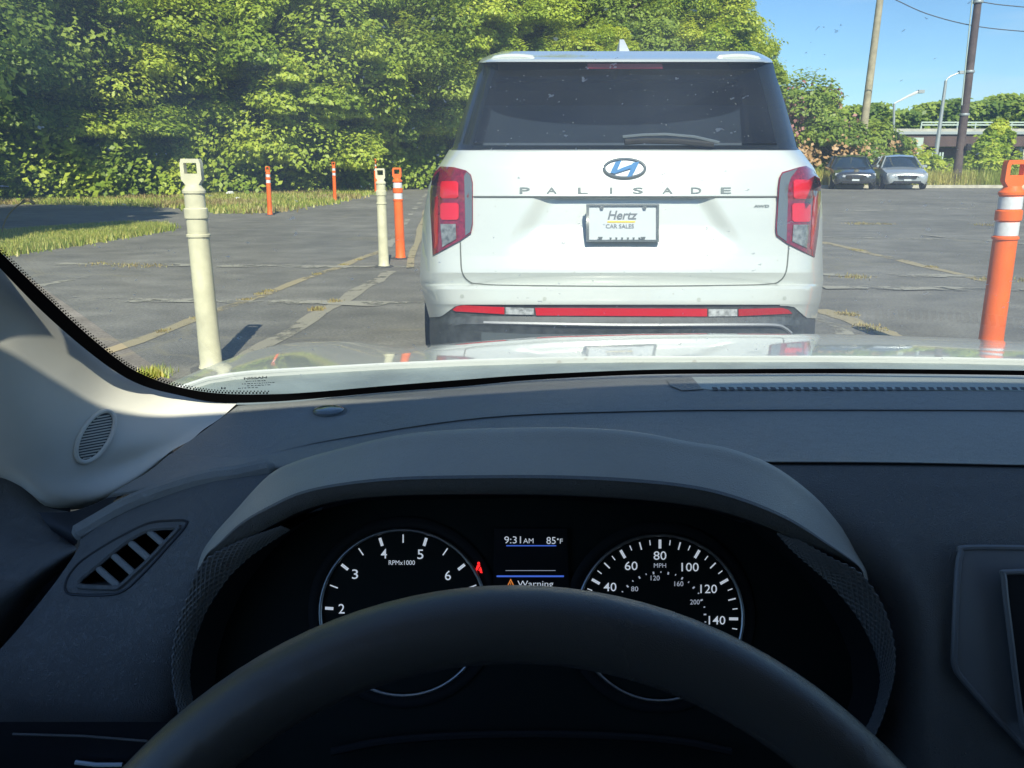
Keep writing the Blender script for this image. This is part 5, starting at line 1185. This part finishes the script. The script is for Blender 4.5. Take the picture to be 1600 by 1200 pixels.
ringD2 = [I(x + (830 - x) * .01, y - 1, Y + .0) for (x, y), Y in zip(D_, dY)]
ringE = [I(x + (830 - x) * .06, y - 2, Y + .09) for (x, y), Y in zip(D_, dY)]
bg = cgrid([ringA, ringB, ringB2, ringC, ringC2, ringD, ringD2, ringE], 4, 6)
nn_ = (len(bg) - 1)
bno = MB().grid(bg[:13]).build('instrument_hood', M['hoodpl'], car, sharp=180); MB().grid(bg[12:4 * 5 + 1]).build('hood_lip', M['dash_low'], bno, sharp=180)  # lip in darker plastic: lit top and shaded front put into the colours
MB().grid(bg[4 * 5:]).build('hood_underside', M['black'], bno)
# side wings with fine texture and the dark cavity
M['wing'] = plastic('wing_texture', (0.15, 0.155, 0.16), 0.38, 0.2, 300)
def wing(out, inn, name, cut):
    n = len(out); R0 = [I(x, y, Y) for x, y, Y in out]; R1 = [I(x, y, Y) for x, y, Y in inn]
    mid = [(a_ + b_) / 2 + (CAM - a_).normalized() * .003 for a_, b_ in zip(R0, R1)]
    g = cgrid([R0, mid, R1], 6, 8); wb = MB().grid(g, flip=cut).build(name, M['wing'], car, sharp=180)
    # diagonal raised ribs
    rb = MB(); m_ = len(g[0])
    for k in range(-12, m_, 2):
        for sg in (1, -1):
            pts = []
            for i in range(len(g)):
                j = k + sg * i + (0 if sg > 0 else 12)
                if 0 <= j < m_: pts.append(g[i][j] + (CAM - g[i][j]).normalized() * .0003)
            if len(pts) > 2: rb.tube(pts, .0008, 4)
    ro = rb.build('rib_texture', M['wing'], wb); ro['kind'] = 'stuff'
    return R1
rO = [(1222, 828, .635), (1260, 850, .630), (1300, 872, .625), (1345, 896, .620), (1378, 944, .615), (1396, 1000, .610), (1397, 1050, .607), (1385, 1100, .605), (1368, 1145, .602), (1335, 1200, .600)]
rI = [(1215, 834, .650), (1240, 862, .645), (1272, 890, .640), (1302, 918, .635), (1340, 965, .630), (1366, 1015, .625), (1376, 1060, .622), (1368, 1105, .620), (1350, 1145, .615), (1318, 1195, .610)]
lO = [(440, 822, .635), (400, 836, .630), (360, 852, .625), (316, 880, .620), (290, 938, .615), (272, 1000, .610), (269, 1050, .607), (276, 1100, .605), (292, 1145, .602), (325, 1200, .600)]
lI = [(452, 828, .650), (424, 846, .645), (390, 870, .640), (355, 905, .635), (322, 955, .630), (302, 1010, .625), (296, 1055, .622), (302, 1100, .620), (318, 1145, .615), (345, 1195, .610)]
R1 = wing(rO, rI, 'hood_wing', True); L1 = wing(lO, lI, 'hood_wing', False)
# ---- instrument cluster
cc = I(830, 962, .675); cn = Vector((0, -math.cos(R_(24)), math.sin(R_(24))))
def C(px, py, off=0.0):
    d = ray(px, py); t = (cc - CAM).dot(cn) / d.dot(cn); return CAM + d * t + cn * off
cl_ = MB(); V = [C(x, y, -.004) for x, y in ((300, 990), (345, 890), (430, 815), (560, 782), (830, 778), (1100, 796), (1230, 840), (1320, 920), (1370, 1010), (1385, 1260), (290, 1260))]; cl_.add(V, [tuple(range(11))]); clu = cl_.build('instrument_cluster', M['face'], car, smooth=False)
# cavity walls
for Rr, xe in ((R1, 1), (L1, -1)):
    w_ = MB(); back = [Vector((p.x - xe * .012, p.y + .055, p.z - .01)) for p in Rr]; w_.grid([Rr, back], flip=xe > 0); w_.build('cavity_wall', M['deep'], clu)
def ringm(cx, cy, r0, r1, off0, off1, m, name, n=72, a0=0, a1=360):
    V = []; F = []
    for i in range(n + 1):
        t = R_(lerp(a0, a1, i / n))
        for r, of in ((r0, off0), ((r0 + r1) / 2, off1), (r1, off0)): V.append(C(cx + r * math.cos(t), cy - r * math.sin(t), of))
    for i in range(n):
        for k in range(2): F.append((3*i+k, 3*i+k+1, 3*i+4+k, 3*i+3+k))
    return mesh(name, V, F, m, clu, sharp=180)
for cx, cy in ((630, 957), (1031, 965)):
    ringm(cx, cy, 126.5, 132, .001, .0035, M['satin'], 'gauge_ring'); ringm(cx, cy, 132, 150, -.002, .0, M['deep'], 'gauge_surround')
    MB().add([C(cx + 126 * math.cos(R_(t)), cy - 126 * math.sin(R_(t)), -.001) for t in range(0, 360, 8)], [tuple(range(45))]).build('gauge_face', M['face'], clu, smooth=False)
def tick(cx, cy, ang, r0, r1, wpx, m='ink'):
    t = R_(ang); c_, s_ = math.cos(t), math.sin(t); w2 = wpx / 2
    mesh('tick_mark', [C(cx + r * c_ + e_ * w2 * s_, cy - r * s_ + e_ * w2 * c_, .0005) for r, e_ in ((r0, -1), (r1, -1), (r1, 1), (r0, 1))], [(0, 1, 2, 3)], M[m], clu, smooth=False)
for k in range(0, 17):
    v = k / 2; ang = 90 - (v - 4.5) * 34.7
    if v < 0 or v > 8 or ang < -60: continue
    tick(630, 957, ang, 109, 122, 4.6 if k % 2 == 0 else 2.0)
for s_, x, y in (('2', 534, 951), ('3', 555, 897), ('4', 600, 865), ('5', 657, 866), ('6', 700, 899)):
    text_on('gauge_numeral', s_, x, y, 15, M['ink'], clu, lambda a_, b_: C(a_, b_, .0006), wpx=9.5, bold=.004)
text_on('gauge_lettering', 'RPMx1000', 628, 879, 7.2, M['ink'], clu, lambda a_, b_: C(a_, b_, .0006), wpx=41)
for mph in range(0, 165, 5):
    ang = 90 - (mph - 80) * 1.515; big = mph % 20 == 0; md = mph % 10 == 0
    if ang < -90 or ang > 230: continue
    tick(1031, 965, ang, 108 if big else (110 if md else 114), 122, 4.4 if big else (2.2 if md else 1.6))
for kmh in range(0, 260, 10):
    ang = 90 - (kmh * .6214 - 80) * 1.515
    if ang < -60 or ang > 230: continue
    tick(1031, 965, ang, 68.5 if kmh % 20 == 0 else 70, 72.5, 2.4 if kmh % 20 == 0 else 1.6, 'ink2')
for s_, x, y, wd in (('40', 953, 917, 20), ('60', 986, 884, 20), ('80', 1031, 868, 20), ('100', 1078, 886, 27), ('120', 1107, 920, 26), ('140', 1120, 969, 26)):
    text_on('gauge_numeral', s_, x, y, 13.5, M['ink'], clu, lambda a_, b_: C(a_, b_, .0006), wpx=wd, bold=.004)
for s_, x, y, wd in (('80', 991.5, 920, 11), ('120', 1023.5, 903, 14), ('160', 1060.5, 912, 14), ('200', 1085.5, 940.5, 15)):
    text_on('gauge_numeral', s_, x, y, 7.6, M['ink2'], clu, lambda a_, b_: C(a_, b_, .0006), wpx=wd)
text_on('gauge_lettering', 'MPH', 1031, 883.5, 6.8, M['ink2'], clu, lambda a_, b_: C(a_, b_, .0006), wpx=19)
CI = lambda a_, b_: C(a_, b_, .0006)
M['screen'] = mat('display_dark', (0.004, 0.007, 0.012), 0.3)
mesh('display', [C(x, y, .0002) for x, y in ((772, 826), (886, 826), (890, 960), (770, 960))], [(0, 1, 2, 3)], M['screen'], clu, smooth=False)
text_on('display_text', '9:31', 801, 843.5, 11, M['ink'], clu, CI, wpx=26); text_on('display_text', 'AM', 825.5, 845, 7.5, M['ink'], clu, CI, wpx=16)
text_on('display_text', '85', 861, 844.5, 11, M['ink'], clu, CI, wpx=14.5); text_on('display_text', 'F', 877, 845.5, 7.5, M['ink'], clu, CI, wpx=4.5)
ringd = [(871.5 + 1.4 * math.cos(t), 842.5 + 1.4 * math.sin(t)) for t in [i * math.pi / 4 for i in range(8)]]; mesh('display_text', [CI(*p) for p in ringd], [tuple(range(8))], M['ink'], clu, smooth=False)
text_on('display_text', 'Warning', 836.5, 913.5, 12.5, M['ink'], clu, CI, wpx=56)
for (x0_, x1_, y0_, y1_, mm) in ((791, 869, 851.8, 853.4, 'inkblue'), (776, 881, 899, 901.6, 'inkblue'), (790, 868, 891, 891.8, 'ink2')):
    mesh('display_line', [CI(x0_, y0_), CI(x1_, y0_), CI(x1_, y1_), CI(x0_, y1_)], [(0, 1, 2, 3)], M[mm], clu, smooth=False)
tri = [(798, 904), (805, 918), (791, 918)]; tri2 = [(798, 907), (802.3, 916.4), (793.7, 916.4)]
mesh('warning_triangle', [CI(*p) for p in tri + tri2], [(0, 1, 4, 3), (1, 2, 5, 4), (2, 0, 3, 5)], M['inkamber'], clu, smooth=False)
mesh('warning_triangle', [CI(*p) for p in ((797.4, 909.5), (798.6, 909.5), (798.4, 915.5), (797.6, 915.5))], [(0, 1, 2, 3)], M['inkamber'], clu, smooth=False)
# seat belt lamp: small red figure
sbp = [(748, 879, 2.6)]; V = []; F = []
fig = [(745.5, 882.5), (750.5, 882.5), (752.5, 889), (754, 895.5), (750.3, 895), (749.5, 891.5), (746.5, 891.5), (745.7, 895), (742, 895.5), (743.5, 889)]
mesh('belt_lamp', [CI(*p) for p in fig], [tuple(range(len(fig)))], M['inkred'], clu, smooth=False)
mesh('belt_lamp', [CI(748 + 2.2 * math.cos(i * .785), 880 + 2.4 * math.sin(i * .785)) for i in range(8)], [tuple(range(8))], M['inkred'], clu, smooth=False)
mesh('belt_lamp', [C(x, y, .0007) for x, y in ((744.8, 892.5), (751.4, 882.2), (752.4, 883), (745.8, 893.5))], [(0, 1, 2, 3)], M['face'], clu, smooth=False)
# clear lens over the gauges
# lower cluster surround and column shroud
MB().tube([C(x, y, .004) for x, y in path2([(520, 1172), (600, 1156), (700, 1148), (830, 1145), (960, 1148), (1060, 1156), (1140, 1172)], 4)], .003, 8).build('cluster_sill', M['deep'], clu)
col = MB(); rows = []
for k, (hw, y, z) in enumerate(((.115, .48, .795), (.105, .42, .805), (.095, .36, .80), (.085, .31, .79))):
    rows.append([Vector((DX + hw * math.cos(R_(t)), y, z - .10 + (.10 if k < 3 else .09) * max(-.3, math.sin(R_(t))))) for t in range(-20, 201, 10)])
col.grid(rows, flip=True); col.build('column_shroud', M['black'], car)
# ---- steering wheel
SWT = 27.0
ap = at(800 + 30, 975, .283); apx = Vector((0.001, ap.y, ap.z)); RW = .187
ax1 = Vector((0, math.sin(R_(SWT)), math.cos(R_(SWT)))); wc = apx - ax1 * RW; wn = Vector((0, -math.cos(R_(SWT)), math.sin(R_(SWT))))
sw = MB(); rows = []; NR = 120
for i in range(NR):
    t = 2 * math.pi * i / NR; rad = Vector((math.sin(t), 0, 0)) + ax1 * math.cos(t); c = wc + rad * RW; row = []
    for k in range(20):
        u = 2 * math.pi * k / 20; row.append(c + rad * (.0152 * math.cos(u)) + wn * (.0175 * math.sin(u)))
    rows.append(row + [row[0]])
rows.append(rows[0]); sw.grid(rows)
swh = sw.build('steering_wheel', M['leather'], car, sharp=180)
hub = MB(); Mh = Matrix.Translation(wc) @ Matrix((Vector((1, 0, 0)), ax1, wn)).transposed().to_4x4() if False else Matrix.Translation(wc) @ Matrix((Vector((1, 0, 0)), ax1, Vector((1, 0, 0)).cross(ax1))).transposed().to_4x4()
hub.lathe([(.078, -.03), (.082, -.005), (.074, .012), (.04, .02), (.002, .022)], 28, Mh); hub.build('wheel_hub', M['black'], swh)
for an in (90, 270, 180):
    t = R_(an); rad = Vector((math.sin(t), 0, 0)) + ax1 * math.cos(t); MB().tube([wc + rad * .06, wc + rad * .12 - wn * .004, wc + rad * (RW - .006)], [.022, .017, .014], 10).build('wheel_spoke', M['black'], swh)
# ---- door top and lower left panels
dr = [[(-160, 735, .78), (-60, 738, .80), (20, 752, .815), (70, 790, .82), (110, 800, .82)], [(-160, 790, .74), (-60, 800, .76), (20, 815, .78), (70, 830, .785), (112, 846, .785)], [(-160, 850, .70), (-60, 850, .73), (10, 842, .755), (60, 848, .765), (118, 853, .765)],
      [(-160, 930, .66), (-60, 930, .68), (0, 905, .71), (60, 880, .735), (119, 858, .755)], [(-160, 1000, .64), (-60, 1000, .66), (5, 950, .70), (60, 905, .73), (116, 868, .76)], [(-160, 1250, .66), (-80, 1250, .68), (0, 1020, .73), (58, 930, .76), (112, 880, .79)]]
MB().grid(cgrid([[I(*p) for p in r] for r in dr], 6, 6), flip=True).build('door_top', M['dash_low'], car, sharp=180)
MB().grid([[I(x, y, .84) for x in (-400, 110)] for y in (720, 1300)], flip=True).build('door_card', M['black'], car, smooth=False)
lo = MB(); lo.grid([[I(x, y, .60) for x in (-80, 120, 330)] for y in (1128, 1150, 1290)], flip=True); lo.build('switch_panel', M['black'], car)
MB().tube([I(20, 1147, .598), I(130, 1150, .598), I(230, 1158, .598)], .0009, 6).build('panel_line', M['dash_low'], car)
MB().tube([I(118, 1191, .595), I(150, 1195, .595), (I(192, 1195, .595))], .0018, 8).build('chrome_pull', M['satin'], car)
# ---- body shell: roof, sides, rear, floor (keeps the sky off the cabin)
XL, XR = -.50, 2 * CX + .50
def roof_y(x): return .335 - .165 * ((x - CX) / .82) ** 2
xs_ = np.linspace(XL, XR, 25); sh_ = MB(); sh_.grid([[Vector((x, -2.2, z)) for x in xs_] if k == 0 else [Vector((x, roof_y(x), z)) for x in xs_] for k, z in ((0, 1.415), (1, 1.40))]); sh_.grid([[Vector((x, -2.2, 1.45)) for x in xs_], [Vector((x, roof_y(x), 1.43)) for x in xs_]]); sh_.grid([[Vector((x, roof_y(x), 1.40)) for x in xs_], [Vector((x, roof_y(x) + .004, 1.43)) for x in xs_]])
bm_ = sh_.build('roof', M['headliner'], car, smooth=False)
MB().box((XL - .04, -2.2, .2), (XL, .95, .93)).build('door', M['hoodwhite'], car, smooth=False)
MB().box((XR, -2.2, .2), (XR + .04, .95, .93)).build('door', M['hoodwhite'], car, smooth=False)
MB().box((XL, -2.25, .2), (XR, -2.2, 1.0)).build('tailgate', M['hoodwhite'], car, smooth=False)
MB().box((XL, -2.2, .2), (XR, 1.0, .23)).build('floor', M['black'], car, smooth=False)
fwz = .955; MB().box((XL, .89, .2), (XR, .91, .93)).build('firewall', M['black'], car, smooth=False)
for x in (XL, XR - .05):
    for y0_, y1_ in ((-.55, -.40), (-2.2, -1.9)): MB().box((x, y0_, .93), (x + .05, y1_, 1.415)).build('pillar', M['headliner'], car, smooth=False)
for k, (x, sx_) in enumerate(((-.44, 1), (2 * CX + .44, -1))):
    q = [Vector((x, .36, 1.36)), Vector((x + sx_ * .02, .58, 1.18)), Vector((x + sx_ * .05, .74, 1.02)), Vector((x + sx_ * .05, .88, .93))]
    if k == 1: MB().tube(curve(q, 4), .035, 8).build('pillar_trim', M['trim'], car)
    else: MB().tube(curve([p + Vector((-.10, 0, 0)) for p in q], 4), .025, 8).build('pillar', M['hoodwhite'], car)
for x in (DX, 2 * CX - DX):
    fs = empty('x', None, None); bpy.data.objects.remove(fs)
    q = MB(); q.box((x - .24, -.55, .30), (x + .24, -.05, .48)); st_ = q.build('front_seat', M['dash_low'], car, smooth=False)
    MB().box((x - .24, -.62, .44), (x + .24, -.50, 1.08)).build('seat_back', M['dash_low'], st_, smooth=False)
    MB().box((x - .13, -.66, 1.10), (x + .13, -.56, 1.30)).build('headrest', M['dash_low'], st_, smooth=False)
M['sideglass'] = glass('side_glass', (0.22, 0.23, 0.24), 0.6)
for x in (XL + .02, XR - .02):
    MB().box((x - .002, -1.9, .93), (x + .002, -.56, 1.415)).build('side_window', M['sideglass'], car, smooth=False)
MB().box((XL, -2.2, 1.0), (XR, -2.19, 1.415)).build('rear_glass', M['sideglass'], car, smooth=False)
